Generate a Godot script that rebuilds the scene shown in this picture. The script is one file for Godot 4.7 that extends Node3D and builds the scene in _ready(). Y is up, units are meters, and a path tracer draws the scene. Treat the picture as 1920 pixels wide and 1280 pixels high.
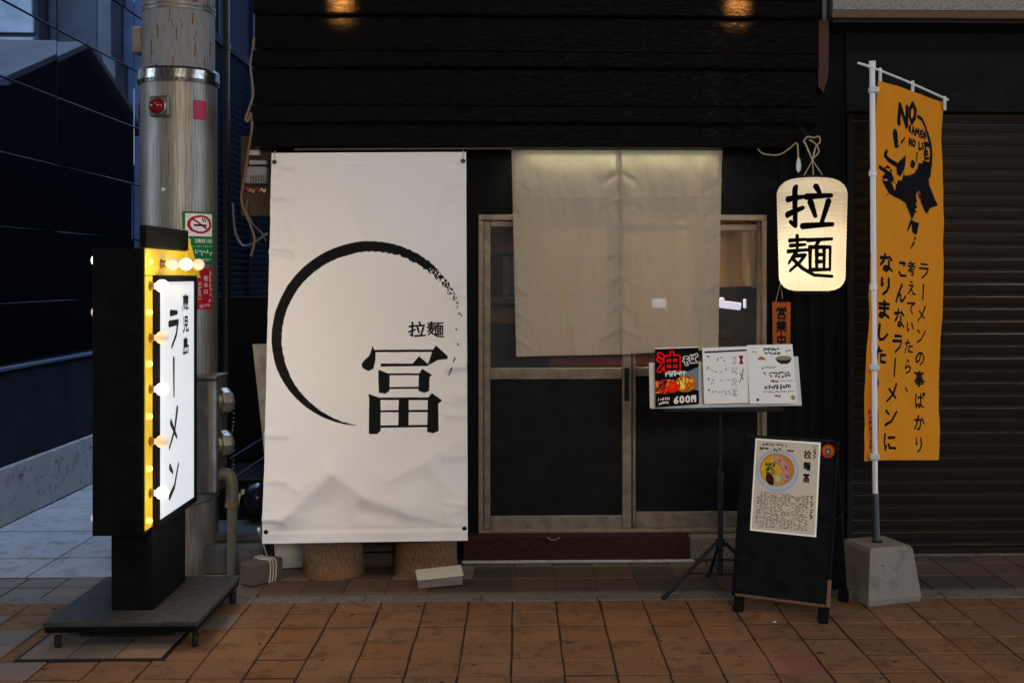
extends Node3D
# A small ramen shop front at dusk, under the roof of a shopping street, beside an alley open to the sky.

var taken := {}
var mats := {}
var noise_cache := {}

func _ready() -> void:
	# ---------- camera, sky, sun, large lights, exposure ----------
	var cam := Camera3D.new()
	cam.name = "camera"
	cam.projection = Camera3D.PROJECTION_FRUSTUM
	cam.near = 0.1
	cam.far = 200.0
	cam.size = 0.1 * 1280.0 / 2200.0
	cam.frustum_offset = Vector2(-0.1 * 73.0 / 2200.0, -0.1 * 122.0 / 2200.0)
	cam.position = Vector3(0, 1.6625, 6.875)
	cam.rotation_degrees.y = -1.5
	cam.current = true
	add_child(cam)

	var env := Environment.new()
	env.background_mode = Environment.BG_SKY
	var sm := ProceduralSkyMaterial.new()
	sm.sky_top_color = Color(0.50, 0.60, 0.76)
	sm.sky_horizon_color = Color(0.64, 0.71, 0.80)
	sm.sky_curve = 0.12
	sm.ground_bottom_color = Color(0.10, 0.11, 0.13)
	sm.ground_horizon_color = Color(0.3, 0.34, 0.4)
	env.sky = Sky.new()
	env.sky.sky_material = sm
	env.background_energy_multiplier = 10.0
	env.tonemap_mode = Environment.TONE_MAPPER_LINEAR
	env.tonemap_exposure = 1.0
	env.sdfgi_enabled = true
	env.ssao_enabled = true
	env.ssil_enabled = true
	var we := WorldEnvironment.new()
	we.name = "world"
	we.environment = env
	add_child(we)

	var sun := DirectionalLight3D.new()
	sun.name = "last_daylight"
	sun.light_color = Color(1.0, 0.93, 0.84)
	sun.light_energy = 0.02
	sun.light_angular_distance = 12.0
	sun.shadow_enabled = true
	sun.rotation_degrees = Vector3(-24, 115, 0)
	add_child(sun)

	# lit sign box of the shop across the street and the lamps under the street roof
	area("street_sign_light", Vector3(1.6, 3.0, 9.72), Vector3(-0.06, -0.12, -1), Vector2(5.2, 1.1), Color(0.98, 0.985, 0.97), 22.0)
	for k in 3:
		area("street_lamp_light", Vector3(-3.2 + 4.6 * k, 5.42, 5.2), Vector3(0, -1, -0.02), Vector2(1.6, 0.4), Color(1.0, 0.90, 0.76), 4.5)

	materials()
	structure()
	ramen_shop()
	left_building()
	right_shop()
	far_buildings()
	street_surroundings()
	utility_pole()
	arrow_sign()
	banner()
	noren()
	lantern()
	flag()
	menu_stand()
	a_board()
	small_things()
	interior_things()

# ------------------------------------------------------------------ helpers
func area(called: String, at: Vector3, dir: Vector3, size: Vector2, c: Color, e: float) -> void:
	var l := AreaLight3D.new()
	l.name = numbered(called)
	l.light_color = c
	l.light_energy = e
	l.area_size = size
	l.area_range = 40.0
	l.shadow_enabled = true
	l.position = at
	l.basis = Basis.looking_at(dir.normalized(), Vector3.FORWARD if absf(dir.normalized().y) > 0.9 else Vector3.UP)
	add_child(l)

func omni(called: String, at: Vector3, c: Color, e: float, size := 0.02) -> void:
	var l := OmniLight3D.new()
	l.name = numbered(called)
	l.light_color = c
	l.light_energy = e
	l.light_size = size
	l.omni_range = 30.0
	l.omni_attenuation = 2.0
	l.shadow_enabled = true
	l.position = at
	add_child(l)

func numbered(n: String) -> String:
	if not taken.has(n):
		taken[n] = 0
		return n
	taken[n] += 1
	return "%s_%03d" % [n, taken[n]]

func thing(called: String, label: String, category: String, at := Vector3.ZERO, turn := 0.0, group := "") -> Node3D:
	var o := Node3D.new()
	o.name = numbered(called)
	add_child(o)
	o.position = at
	o.rotation.y = turn
	o.set_meta("label", label)
	o.set_meta("category", category)
	if group:
		o.set_meta("group", group)
	return o

func setting(called: String) -> Node3D:
	var o := Node3D.new()
	o.name = numbered(called)
	add_child(o)
	o.set_meta("kind", "structure")
	return o

func part(parent: Node3D, called: String, s, m: Material, at := Vector3.ZERO, turn := Vector3.ZERO) -> MeshInstance3D:
	var o := MeshInstance3D.new()
	o.name = called
	var me: Mesh
	if s is SurfaceTool:
		s.generate_normals()
		me = s.commit()
	else:
		me = s
	o.mesh = me
	o.material_override = m
	parent.add_child(o, true)
	o.position = at
	o.rotation = turn
	return o

func begin(smooth := false) -> SurfaceTool:
	var s := SurfaceTool.new()
	s.begin(Mesh.PRIMITIVE_TRIANGLES)
	s.set_smooth_group(0 if smooth else -1)
	return s

func face(s: SurfaceTool, pts: Array, c: Vector3) -> void:
	var n: Vector3 = (pts[2] - pts[0]).cross(pts[1] - pts[0])
	var m := Vector3.ZERO
	for p in pts:
		m += p
	m /= pts.size()
	var q: Array = pts
	if n.dot(m - c) < 0:
		q = pts.duplicate()
		q.reverse()
	for i in range(1, q.size() - 1):
		s.add_vertex(q[0])
		s.add_vertex(q[i])
		s.add_vertex(q[i + 1])

# a box with chamfered edges; b turns it
func box(s: SurfaceTool, c: Vector3, size: Vector3, bev := 0.003, b := Basis()) -> void:
	s.set_smooth_group(-1)
	var h := size / 2.0
	bev = minf(bev, minf(h.x, minf(h.y, h.z)) * 0.9)
	var pt := func(sx: int, sy: int, sz: int, ax: int) -> Vector3:
		var v := Vector3(sx * (h.x - bev), sy * (h.y - bev), sz * (h.z - bev))
		if ax == 0:
			v.x = sx * h.x
		elif ax == 1:
			v.y = sy * h.y
		else:
			v.z = sz * h.z
		return c + b * v
	for sg in [-1, 1]:
		face(s, [pt.call(sg, -1, -1, 0), pt.call(sg, 1, -1, 0), pt.call(sg, 1, 1, 0), pt.call(sg, -1, 1, 0)], c)
		face(s, [pt.call(-1, sg, -1, 1), pt.call(1, sg, -1, 1), pt.call(1, sg, 1, 1), pt.call(-1, sg, 1, 1)], c)
		face(s, [pt.call(-1, -1, sg, 2), pt.call(1, -1, sg, 2), pt.call(1, 1, sg, 2), pt.call(-1, 1, sg, 2)], c)
		for st in [-1, 1]:
			face(s, [pt.call(sg, st, -1, 0), pt.call(sg, st, 1, 0), pt.call(sg, st, 1, 1), pt.call(sg, st, -1, 1)], c)
			face(s, [pt.call(sg, -1, st, 0), pt.call(sg, 1, st, 0), pt.call(sg, 1, st, 2), pt.call(sg, -1, st, 2)], c)
			face(s, [pt.call(-1, sg, st, 1), pt.call(1, sg, st, 1), pt.call(1, sg, st, 2), pt.call(-1, sg, st, 2)], c)
			for su in [-1, 1]:
				face(s, [pt.call(sg, st, su, 0), pt.call(sg, st, su, 1), pt.call(sg, st, su, 2)], c)

func boxed(size: Vector3, bev := 0.003) -> SurfaceTool:
	var s := begin()
	box(s, Vector3.ZERO, size, bev)
	return s

# box given by its min and max corners
func span(a: Vector3, b: Vector3, bev := 0.003) -> SurfaceTool:
	var s := begin()
	box(s, (a + b) / 2.0, (b - a).abs(), bev)
	return s

# eight corners: bottom ring then top ring, each going round
func hexa(s: SurfaceTool, q: Array) -> void:
	s.set_smooth_group(-1)
	var c := Vector3.ZERO
	for p in q:
		c += p / 8.0
	face(s, [q[0], q[1], q[2], q[3]], c)
	face(s, [q[4], q[5], q[6], q[7]], c)
	for i in 4:
		var j := (i + 1) % 4
		face(s, [q[i], q[j], q[4 + j], q[4 + i]], c)

# profile: Vector2(radius, height) from bottom to top
func lathe(s: SurfaceTool, prof: Array, seg := 24, at := Vector3.ZERO, b := Basis(), hard := false) -> void:
	for i in range(prof.size() - 1):
		s.set_smooth_group(-1 if seg == 8 else (i % 30 if hard else 0))
		for k in seg:
			var uu := [float(k) / seg, float(k + 1) / seg]
			var p := []
			var uv := []
			for e in [[i, 0], [i + 1, 0], [i + 1, 1], [i, 1]]:
				var r: Vector2 = prof[e[0]]
				var a: float = TAU * (uu[e[1]] - 0.5)
				p.append(at + b * Vector3(sin(a) * r.x, r.y, cos(a) * r.x))
				uv.append(Vector2(uu[e[1]], 1.0 - float(e[0]) / (prof.size() - 1)))
			for t in [[0, 1, 2], [0, 2, 3]]:
				if p[t[0]].distance_squared_to(p[t[1]]) < 1e-12 or p[t[1]].distance_squared_to(p[t[2]]) < 1e-12 or p[t[0]].distance_squared_to(p[t[2]]) < 1e-12:
					continue
				for n in t:
					s.set_uv(uv[n])
					s.add_vertex(p[n])

func tube(s: SurfaceTool, pts: Array, r: float, seg := 8, curve := true) -> void:
	var path := pts
	if curve and pts.size() > 2:
		path = []
		for i in range(pts.size() - 1):
			var p0: Vector3 = pts[maxi(i - 1, 0)]
			var p3: Vector3 = pts[mini(i + 2, pts.size() - 1)]
			for k in 6:
				path.append(pts[i].cubic_interpolate(pts[i + 1], p0, p3, k / 6.0))
		path.append(pts[-1])
	s.set_smooth_group(0)
	var rings := []
	var side := Vector3.ZERO
	for i in path.size():
		var d: Vector3 = (path[mini(i + 1, path.size() - 1)] - path[maxi(i - 1, 0)]).normalized()
		if side == Vector3.ZERO:
			side = d.cross(Vector3(0.31, 0.9, 0.2)).normalized()
		side = (side - d * side.dot(d)).normalized()
		var up := d.cross(side)
		var ring := []
		for k in seg:
			var a := TAU * k / seg
			ring.append(path[i] + (side * cos(a) + up * sin(a)) * r)
		rings.append(ring)
	for i in range(path.size() - 1):
		var c: Vector3 = (path[i] + path[i + 1]) / 2.0
		for k in seg:
			var j := (k + 1) % seg
			face(s, [rings[i][k], rings[i + 1][k], rings[i + 1][j], rings[i][j]], c)
	s.set_smooth_group(1)
	face(s, rings[0], path[1])
	face(s, rings[-1], path[-2])

# a cloth or card of some thickness between four corners, moved along its normal by bend(u, v)
func sheet(tl: Vector3, tr: Vector3, bl: Vector3, br: Vector3, nu: int, nv: int, thick: float, bend = null) -> SurfaceTool:
	var s := begin()
	var nor := (bl - tl).cross(tr - tl).normalized()
	var g := []
	for j in nv + 1:
		var row := []
		for i in nu + 1:
			var u := float(i) / nu
			var v := float(j) / nv
			var p := tl.lerp(tr, u).lerp(bl.lerp(br, u), v)
			if bend != null:
				p += nor * (bend as Callable).call(u, v)
			row.append(p)
		g.append(row)
	for side in ([0, 1] if thick > 0.0 else [0]):
		s.set_smooth_group(side)
		var off := Vector3.ZERO if side == 0 else -nor * thick
		for j in nv:
			for i in nu:
				var order := [[0, 0], [1, 0], [1, 1], [0, 0], [1, 1], [0, 1]] if side == 0 else [[0, 0], [1, 1], [1, 0], [0, 0], [0, 1], [1, 1]]
				for e in order:
					s.set_uv(Vector2(float(i + e[0]) / nu, float(j + e[1]) / nv))
					s.add_vertex(g[j + e[1]][i + e[0]] + off)
	if thick <= 0.0:
		return s
	s.set_smooth_group(-1)
	var mid: Vector3 = g[nv / 2][nu / 2]
	var rim := []
	for i in nu + 1:
		rim.append(g[0][i])
	for j in range(1, nv + 1):
		rim.append(g[j][nu])
	for i in range(nu - 1, -1, -1):
		rim.append(g[nv][i])
	for j in range(nv - 1, 0, -1):
		rim.append(g[j][0])
	for k in rim.size():
		var a: Vector3 = rim[k]
		var b: Vector3 = rim[(k + 1) % rim.size()]
		var uv := Vector2(0.004, 0.004)
		for p in [a, b, b - nor * thick, a, b - nor * thick, a - nor * thick]:
			s.set_uv(uv)
			s.add_vertex(p)
	return s

# extrude a polygon of the x-y plane along z by depth (front at z = 0)
func prism(poly: PackedVector2Array, depth: float) -> SurfaceTool:
	var s := begin()
	var idx := Geometry2D.triangulate_polygon(poly)
	var c2 := Vector2.ZERO
	for p in poly:
		c2 += p / poly.size()
	for i in range(0, idx.size(), 3):
		var t := [poly[idx[i]], poly[idx[i + 1]], poly[idx[i + 2]]]
		var f := []
		var k := []
		for p in t:
			f.append(Vector3(p.x, p.y, 0))
			k.append(Vector3(p.x, p.y, -depth))
		face(s, f, Vector3(f[0].x, f[0].y, -1))
		face(s, k, Vector3(k[0].x, k[0].y, 1))
	var cw := Geometry2D.is_polygon_clockwise(poly)
	for i in poly.size():
		var a := poly[i]
		var b := poly[(i + 1) % poly.size()]
		var n := Vector2(b.y - a.y, a.x - b.x) * (-1.0 if cw else 1.0)
		var m := (a + b) / 2.0 - n * 0.01
		face(s, [Vector3(a.x, a.y, 0), Vector3(b.x, b.y, 0), Vector3(b.x, b.y, -depth), Vector3(a.x, a.y, -depth)], Vector3(m.x, m.y, -depth / 2))
	return s

# ------------------------------------------------------------------ materials
func noise(sd: int, freq: float, lo: Color, hi: Color, mid := 0.5, octaves := 4, size := 256) -> NoiseTexture2D:
	var key := [sd, freq, lo, hi, mid, octaves, size]
	if noise_cache.has(key):
		return noise_cache[key]
	var n := FastNoiseLite.new()
	n.seed = sd
	n.frequency = freq
	n.noise_type = FastNoiseLite.TYPE_SIMPLEX_SMOOTH
	n.fractal_octaves = octaves
	var t := NoiseTexture2D.new()
	t.width = size
	t.height = size
	t.seamless = true
	t.noise = n
	var g := Gradient.new()
	g.offsets = PackedFloat32Array([0.0, mid, 1.0])
	g.colors = PackedColorArray([lo, lo.lerp(hi, 0.55), hi])
	t.color_ramp = g
	noise_cache[key] = t
	return t

func mat(c: Color, rough: float, metal := 0.0, tex: Texture2D = null, sc := Vector3.ONE, bump: Texture2D = null, bump_cm := 0.0) -> StandardMaterial3D:
	var m := StandardMaterial3D.new()
	m.albedo_color = c.linear_to_srgb()
	m.roughness = rough
	m.metallic = metal
	if tex or bump:
		m.uv1_triplanar = true
		m.uv1_world_triplanar = true
		m.uv1_scale = sc
	if tex:
		m.albedo_texture = tex
	if bump:
		m.heightmap_enabled = true
		m.heightmap_texture = bump
		m.heightmap_scale = bump_cm
	return m

func dull(names: Array, sp: float) -> void:
	for n in names:
		mats[n].metallic_specular = sp

func glow(c: Color, e: float, base := Color(0.6, 0.6, 0.6)) -> StandardMaterial3D:
	var m := mat(base, 0.4)
	m.emission_enabled = true
	m.emission = c
	m.emission_energy_multiplier = e
	return m

func printed(im: Image, rough: float, tint := Color.WHITE) -> StandardMaterial3D:
	var m := StandardMaterial3D.new()
	im.generate_mipmaps()
	m.albedo_texture = ImageTexture.create_from_image(im)
	m.albedo_color = tint
	m.roughness = rough
	m.metallic_specular = 0.25
	m.texture_repeat = false
	return m

# worn patches, gum and drips trodden into the paving: blotches with an outline, seeded
func dirt_patches() -> ImageTexture:
	var im := blank(1024, 1024, Color.WHITE)
	var n := FastNoiseLite.new()
	n.seed = 19
	n.frequency = 0.011
	n.fractal_octaves = 5
	var fine := FastNoiseLite.new()
	fine.seed = 20
	fine.frequency = 0.09
	fine.fractal_octaves = 3
	for y in 1024:
		for x in 1024:
			var v := 1.0
			var a := n.get_noise_2d(x, y) + 0.25 * fine.get_noise_2d(x, y)
			if a > 0.2:
				v -= minf((a - 0.2) * 0.8, 0.13)
			v += 0.07 * n.get_noise_2d(x * 0.4 + 300, y * 0.4) + 0.09 * fine.get_noise_2d(x * 2.6 + 500, y * 2.6) - 0.06
			v = clampf(v, 0.4, 1.0)
			im.set_pixel(x, y, Color(v, v * 0.99, v * 0.97))
	var rng := rng_of(23)
	for k in 16:
		disc(im, rng.randf() * 1024, rng.randf() * 1024, rng.randf_range(3, 9), rng.randf_range(2, 6), Color(0.42, 0.4, 0.38), rng.randf() * 3)
	im.generate_mipmaps()
	return ImageTexture.create_from_image(im)

func dirty(m: StandardMaterial3D, t: Texture2D) -> void:
	m.detail_enabled = true
	m.detail_blend_mode = BaseMaterial3D.BLEND_MODE_MUL
	m.detail_uv_layer = BaseMaterial3D.DETAIL_UV_2
	m.uv2_triplanar = true
	m.uv2_world_triplanar = true
	m.uv2_scale = Vector3(0.55, 0.55, 0.55)
	m.detail_albedo = t

func materials() -> void:
	var grain := noise(3, 0.05, Color(0.62, 0.62, 0.62), Color.WHITE, 0.5, 5, 512)
	var soft := noise(4, 0.012, Color(0.72, 0.72, 0.72), Color.WHITE, 0.5, 4, 256)
	var rough_bump := noise(5, 0.09, Color.BLACK, Color.WHITE, 0.5, 4, 256)
	var tile_grain := noise(6, 0.11, Color(0.66, 0.64, 0.62), Color.WHITE, 0.5, 5, 512)
	var tones := [Color(0.33, 0.188, 0.1), Color(0.31, 0.18, 0.098), Color(0.345, 0.205, 0.116), Color(0.32, 0.174, 0.09), Color(0.30, 0.183, 0.108), Color(0.335, 0.192, 0.103)]
	for k in tones.size():
		mats["tile%d" % k] = mat(tones[k], 0.78, 0, tile_grain, Vector3(1.9, 1.9, 1.9), rough_bump, 0.04)
	var dirt := dirt_patches()
	for k in tones.size():
		dirty(mats["tile%d" % k], dirt)
	mats.tile_red = mat(Color(0.29, 0.1, 0.075), 0.75, 0, tile_grain, Vector3(1.9, 1.9, 1.9), rough_bump, 0.04)
	var greys := [Color(0.25, 0.175, 0.115), Color(0.19, 0.148, 0.108), Color(0.27, 0.182, 0.116), Color(0.21, 0.17, 0.125)]
	for k in greys.size():
		mats["grey_tile%d" % k] = mat(greys[k], 0.8, 0, tile_grain, Vector3(1.9, 1.9, 1.9), rough_bump, 0.04)
	var darks := [Color(0.135, 0.078, 0.047), Color(0.11, 0.068, 0.043), Color(0.08, 0.06, 0.043), Color(0.145, 0.083, 0.05)]
	for k in darks.size():
		mats["dark_tile%d" % k] = mat(darks[k], 0.7, 0, tile_grain, Vector3(1.9, 1.9, 1.9), rough_bump, 0.04)
	mats.grout = mat(Color(0.06, 0.044, 0.032), 0.95, 0, grain, Vector3(3, 3, 3), rough_bump, 0.3)
	mats.grout_light = mat(Color(0.2, 0.17, 0.14), 0.95, 0, grain, Vector3(3, 3, 3), rough_bump, 0.2)
	mats.concrete = mat(Color(0.36, 0.32, 0.27), 0.9, 0, tile_grain, Vector3(2.0, 2.0, 2.0), rough_bump, 0.08)
	mats.concrete_pale = mat(Color(0.52, 0.52, 0.51), 0.9, 0, tile_grain, Vector3(1.4, 1.4, 1.4), rough_bump, 0.05)
	dirty(mats.concrete, dirt)
	dirty(mats.concrete_pale, dirt)
	mats.concrete_dark = mat(Color(0.12, 0.118, 0.118), 0.9, 0, tile_grain, Vector3(2, 2, 2), rough_bump, 0.1)
	mats.edge_stone = mat(Color(0.25, 0.215, 0.175), 0.9, 0, grain, Vector3(1.3, 1.3, 1.3), rough_bump, 0.25)
	dirty(mats.edge_stone, dirt)
	mats.concrete_brown = mat(Color(0.2, 0.155, 0.11), 0.95, 0, grain, Vector3(2, 2, 2), rough_bump, 0.5)
	mats.slab0 = mat(Color(0.56, 0.56, 0.55), 0.85, 0, tile_grain, Vector3(1.7, 1.7, 1.7), rough_bump, 0.05)
	mats.slab1 = mat(Color(0.51, 0.51, 0.50), 0.85, 0, tile_grain, Vector3(1.5, 1.5, 1.5), rough_bump, 0.05)
	dirty(mats.slab0, dirt)
	dirty(mats.slab1, dirt)
	mats.asphalt = mat(Color(0.06, 0.055, 0.05), 0.95, 0, grain, Vector3(1, 1, 1), rough_bump, 0.3)
	var wood_fig := noise(7, 0.03, Color(0.55, 0.55, 0.55), Color.WHITE, 0.5, 5, 512)
	var wood_bump := noise(8, 0.03, Color.BLACK, Color.WHITE, 0.5, 5, 512)
	mats.black_wood = mat(Color(0.0055, 0.005, 0.0052), 0.26, 0, wood_fig, Vector3(0.5, 9, 9), wood_bump, 0.35)
	mats.black_wall = mat(Color(0.009, 0.009, 0.0105), 0.6, 0, wood_fig, Vector3(7, 0.4, 7), wood_bump, 0.08)
	mats.black_panel = mat(Color(0.0125, 0.012, 0.012), 0.55, 0, soft, Vector3(2, 2, 2))
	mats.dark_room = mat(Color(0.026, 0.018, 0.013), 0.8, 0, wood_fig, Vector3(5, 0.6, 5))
	mats.red_wood = mat(Color(0.062, 0.024, 0.015), 0.6, 0, wood_fig, Vector3(0.8, 10, 10), wood_bump, 0.15)
	mats.aluminium = mat(Color(0.265, 0.2, 0.137), 0.45, 0.25, soft, Vector3(3, 3, 3))
	var pane := StandardMaterial3D.new()
	pane.transparency = BaseMaterial3D.TRANSPARENCY_ALPHA
	pane.albedo_color = Color(0.7, 0.75, 0.76, 0.03)
	pane.roughness = 0.03
	mats.pane = pane
	mats.rust = mat(Color(0.13, 0.035, 0.014), 0.7, 0, noise(9, 0.05, Color(0.35, 0.3, 0.28), Color.WHITE), Vector3(5, 5, 5), rough_bump, 0.15)
	mats.copper_edge = mat(Color(0.16, 0.085, 0.045), 0.55, 0.3, grain, Vector3(3, 3, 3))
	var steel_streak := noise(10, 0.02, Color(0.55, 0.52, 0.47), Color.WHITE, 0.45, 5, 512)
	mats.steel = mat(Color(0.43, 0.385, 0.325), 0.46, 0.72, steel_streak, Vector3(11, 0.3, 11), wood_bump, 0.03)
	mats.steel_bright = mat(Color(0.55, 0.5, 0.43), 0.2, 0.95, steel_streak, Vector3(6, 2, 6))
	mats.steel_dull = mat(Color(0.3, 0.27, 0.235), 0.40, 0.75, soft, Vector3(5, 2.0, 5), rough_bump, 0.01)
	mats.cap_metal = mat(Color(0.36, 0.355, 0.30), 0.3, 0.75, soft, Vector3(9, 9, 9), rough_bump, 0.01)
	mats.pipe_green = mat(Color(0.17, 0.155, 0.12), 0.55, 0.3, grain, Vector3(6, 3, 6), rough_bump, 0.05)
	mats.iron = mat(Color(0.03, 0.03, 0.03), 0.55, 0.3, grain, Vector3(3, 3, 3))
	mats.black_paint = mat(Color(0.0085, 0.0085, 0.0085), 0.4, 0, soft, Vector3(2, 2, 2))
	mats.platform = mat(Color(0.05, 0.048, 0.044), 0.75, 0, noise(11, 0.025, Color(0.45, 0.42, 0.38), Color.WHITE, 0.5, 6, 512), Vector3(1.4, 1.4, 1.4), rough_bump, 0.08)
	mats.brass = mat(Color(0.42, 0.24, 0.1), 0.4, 0.7, grain, Vector3(8, 8, 8))
	mats.rubber = mat(Color(0.018, 0.018, 0.018), 0.8)
	mats.yellow = mat(Color(0.90, 0.66, 0.02), 0.5)
	mats.white_plastic = mat(Color(0.72, 0.71, 0.69), 0.4)
	mats.white_card = mat(Color(0.72, 0.70, 0.66), 0.7)
	mats.white_board = mat(Color(0.50, 0.47, 0.43), 0.7, 0, soft, Vector3(2, 2, 2))
	mats.cable = mat(Color(0.17, 0.12, 0.075), 0.6)
	mats.cable_grey = mat(Color(0.22, 0.23, 0.27), 0.5)
	mats.rope = mat(Color(0.42, 0.34, 0.25), 0.9)
	mats.bark = mat(Color(0.31, 0.165, 0.065), 0.85, 0, noise(12, 0.04, Color(0.42, 0.38, 0.34), Color.WHITE, 0.5, 6, 512), Vector3(6, 0.9, 6), wood_bump, 0.4)
	mats.cut_wood = mat(Color(0.36, 0.22, 0.11), 0.85, 0, grain, Vector3(3, 3, 3))
	mats.old_wood = mat(Color(0.14, 0.10, 0.066), 0.9, 0, wood_fig, Vector3(3, 8, 8), wood_bump, 0.3)
	mats.brown_board = mat(Color(0.085, 0.045, 0.022), 0.75, 0, wood_fig, Vector3(8, 1, 8))
	mats.navy_far = mat(Color(0.004, 0.006, 0.013), 0.8)
	mats.navy = mat(Color(0.017, 0.021, 0.027), 0.6, 0, soft, Vector3(0.7, 0.7, 0.7))
	mats.navy_slat = mat(Color(0.007, 0.009, 0.014), 0.5, 0.0)
	mats.ledge = mat(Color(0.09, 0.115, 0.16), 0.4, 0.3)
	mats.brown_pipe = mat(Color(0.022, 0.014, 0.01), 0.6)
	var gloss := mat(Color(0.003, 0.0035, 0.005), 0.02, 0.0, null)
	gloss.metallic_specular = 0.7
	gloss.clearcoat_enabled = true
	gloss.clearcoat = 1.0
	gloss.clearcoat_roughness = 0.015
	mats.gloss_panel = gloss
	mats.darkened_wall = mat(Color(0.0035, 0.0035, 0.004), 1.0)  # black wall with shade put into its colour, so reflections of it stay dark
	mats.joint = mat(Color(0.004, 0.004, 0.005), 0.8)
	mats.shutter = mat(Color(0.024, 0.0195, 0.016), 0.24, 0.0, noise(13, 0.04, Color(0.42, 0.38, 0.35), Color.WHITE, 0.5, 6, 512), Vector3(1.6, 4, 4))
	mats.shutter_wall = mat(Color(0.014, 0.0135, 0.013), 0.6, 0, soft, Vector3(1.5, 1.5, 1.5))
	mats.stucco = mat(Color(0.42, 0.415, 0.38), 0.95, 0, grain, Vector3(2, 2, 2), rough_bump, 0.6)
	mats.roof_metal = mat(Color(0.12, 0.115, 0.125), 0.6, 0, soft, Vector3(0.5, 0.5, 0.5))
	mats.pale_clad = mat(Color(0.55, 0.62, 0.68), 0.6, 0, soft, Vector3(0.4, 0.4, 0.4))
	mats.blue_clad = mat(Color(0.10, 0.16, 0.28), 0.6, 0, soft, Vector3(0.4, 0.4, 0.4))
	mats.slate_clad = mat(Color(0.06, 0.075, 0.095), 0.6, 0, soft, Vector3(0.4, 0.4, 0.4))
	mats.grey_clad = mat(Color(0.16, 0.16, 0.17), 0.7, 0, soft, Vector3(0.4, 0.4, 0.4))
	mats.chalkboard = mat(Color(0.013, 0.0135, 0.0145), 0.8, 0, noise(14, 0.02, Color(0.62, 0.62, 0.62), Color.WHITE, 0.5, 6, 512), Vector3(1.5, 1.5, 1.5))
	mats.worn_wood = mat(Color(0.22, 0.095, 0.035), 0.7, 0, grain, Vector3(5, 5, 5))
	mats.red_lens = mat(Color(0.22, 0.006, 0.008), 0.12)
	dull(["black_panel"], 0.2)
	dull(["chalkboard"], 0.1)
	dull(["black_wall", "shutter_wall", "dark_room", "red_wood", "rubber", "iron", "navy"], 0.16)
	dull(["shutter"], 0.68)
	dull(["darkened_wall"], 0.02)
	dull(["navy_slat", "navy_far"], 0.1)
	dull(["black_paint"], 0.12)
	dull(["black_wood"], 0.17)
	dull(["tile0", "tile1", "tile2", "tile3", "tile4", "tile5", "grout", "grout_light"], 0.12)
	mats.red_tape = mat(Color(0.42, 0.008, 0.04), 0.5)

# ------------------------------------------------------------------ drawing of print
func blank(w: int, h: int, c: Color) -> Image:
	var im := Image.create(w, h, false, Image.FORMAT_RGB8)
	im.fill(c)
	return im

func dab(im: Image, x: int, y: int, c: Color, a: float) -> void:
	if a <= 0.0 or x < 0 or y < 0 or x >= im.get_width() or y >= im.get_height():
		return
	im.set_pixel(x, y, im.get_pixel(x, y).lerp(c, minf(a, 1.0)))

func line(im: Image, a: Vector2, b: Vector2, r0: float, r1: float, c: Color) -> void:
	var r := maxf(r0, r1) + 1.0
	var d := b - a
	var l2 := maxf(d.length_squared(), 1e-6)
	for y in range(int(minf(a.y, b.y) - r), int(maxf(a.y, b.y) + r) + 1):
		for x in range(int(minf(a.x, b.x) - r), int(maxf(a.x, b.x) + r) + 1):
			var p := Vector2(x + 0.5, y + 0.5)
			var t := clampf((p - a).dot(d) / l2, 0.0, 1.0)
			dab(im, x, y, c, lerpf(r0, r1, t) - p.distance_to(a + d * t) + 0.5)

func points(t: String) -> PackedVector2Array:
	var out := PackedVector2Array()
	for w in t.strip_edges().split(" ", false):
		var n := w.split(",")
		out.append(Vector2(n[0].to_float(), n[1].to_float()))
	return out

func poly(im: Image, t: String, c: Color) -> void:
	for one in t.split(";", false):
		var p := points(one)
		var lo := p[0]
		var hi := p[0]
		for q in p:
			lo = lo.min(q)
			hi = hi.max(q)
		for y in range(int(lo.y) - 1, int(hi.y) + 2):
			for x in range(int(lo.x) - 1, int(hi.x) + 2):
				var n := 0
				for k in 4:
					if Geometry2D.is_point_in_polygon(Vector2(x + 0.25 + 0.5 * (k % 2), y + 0.25 + 0.5 * (k / 2)), p):
						n += 1
				dab(im, x, y, c, n / 4.0)

func brush(im: Image, t: String, r0: float, r1: float, c: Color) -> void:
	for one in t.split(";", false):
		var p := points(one)
		for i in range(p.size() - 1):
			line(im, p[i], p[i + 1], lerpf(r0, r1, float(i) / (p.size() - 1)), lerpf(r0, r1, float(i + 1) / (p.size() - 1)), c)

func disc(im: Image, x: float, y: float, rx: float, ry: float, c: Color, turn := 0.0) -> void:
	var m := maxf(rx, ry)
	for py in range(int(y - m) - 1, int(y + m) + 2):
		for px in range(int(x - m) - 1, int(x + m) + 2):
			var d := Vector2(px + 0.5 - x, py + 0.5 - y).rotated(-turn)
			dab(im, px, py, c, (1.0 - Vector2(d.x / rx, d.y / ry).length()) * minf(rx, ry) + 0.5)

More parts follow.
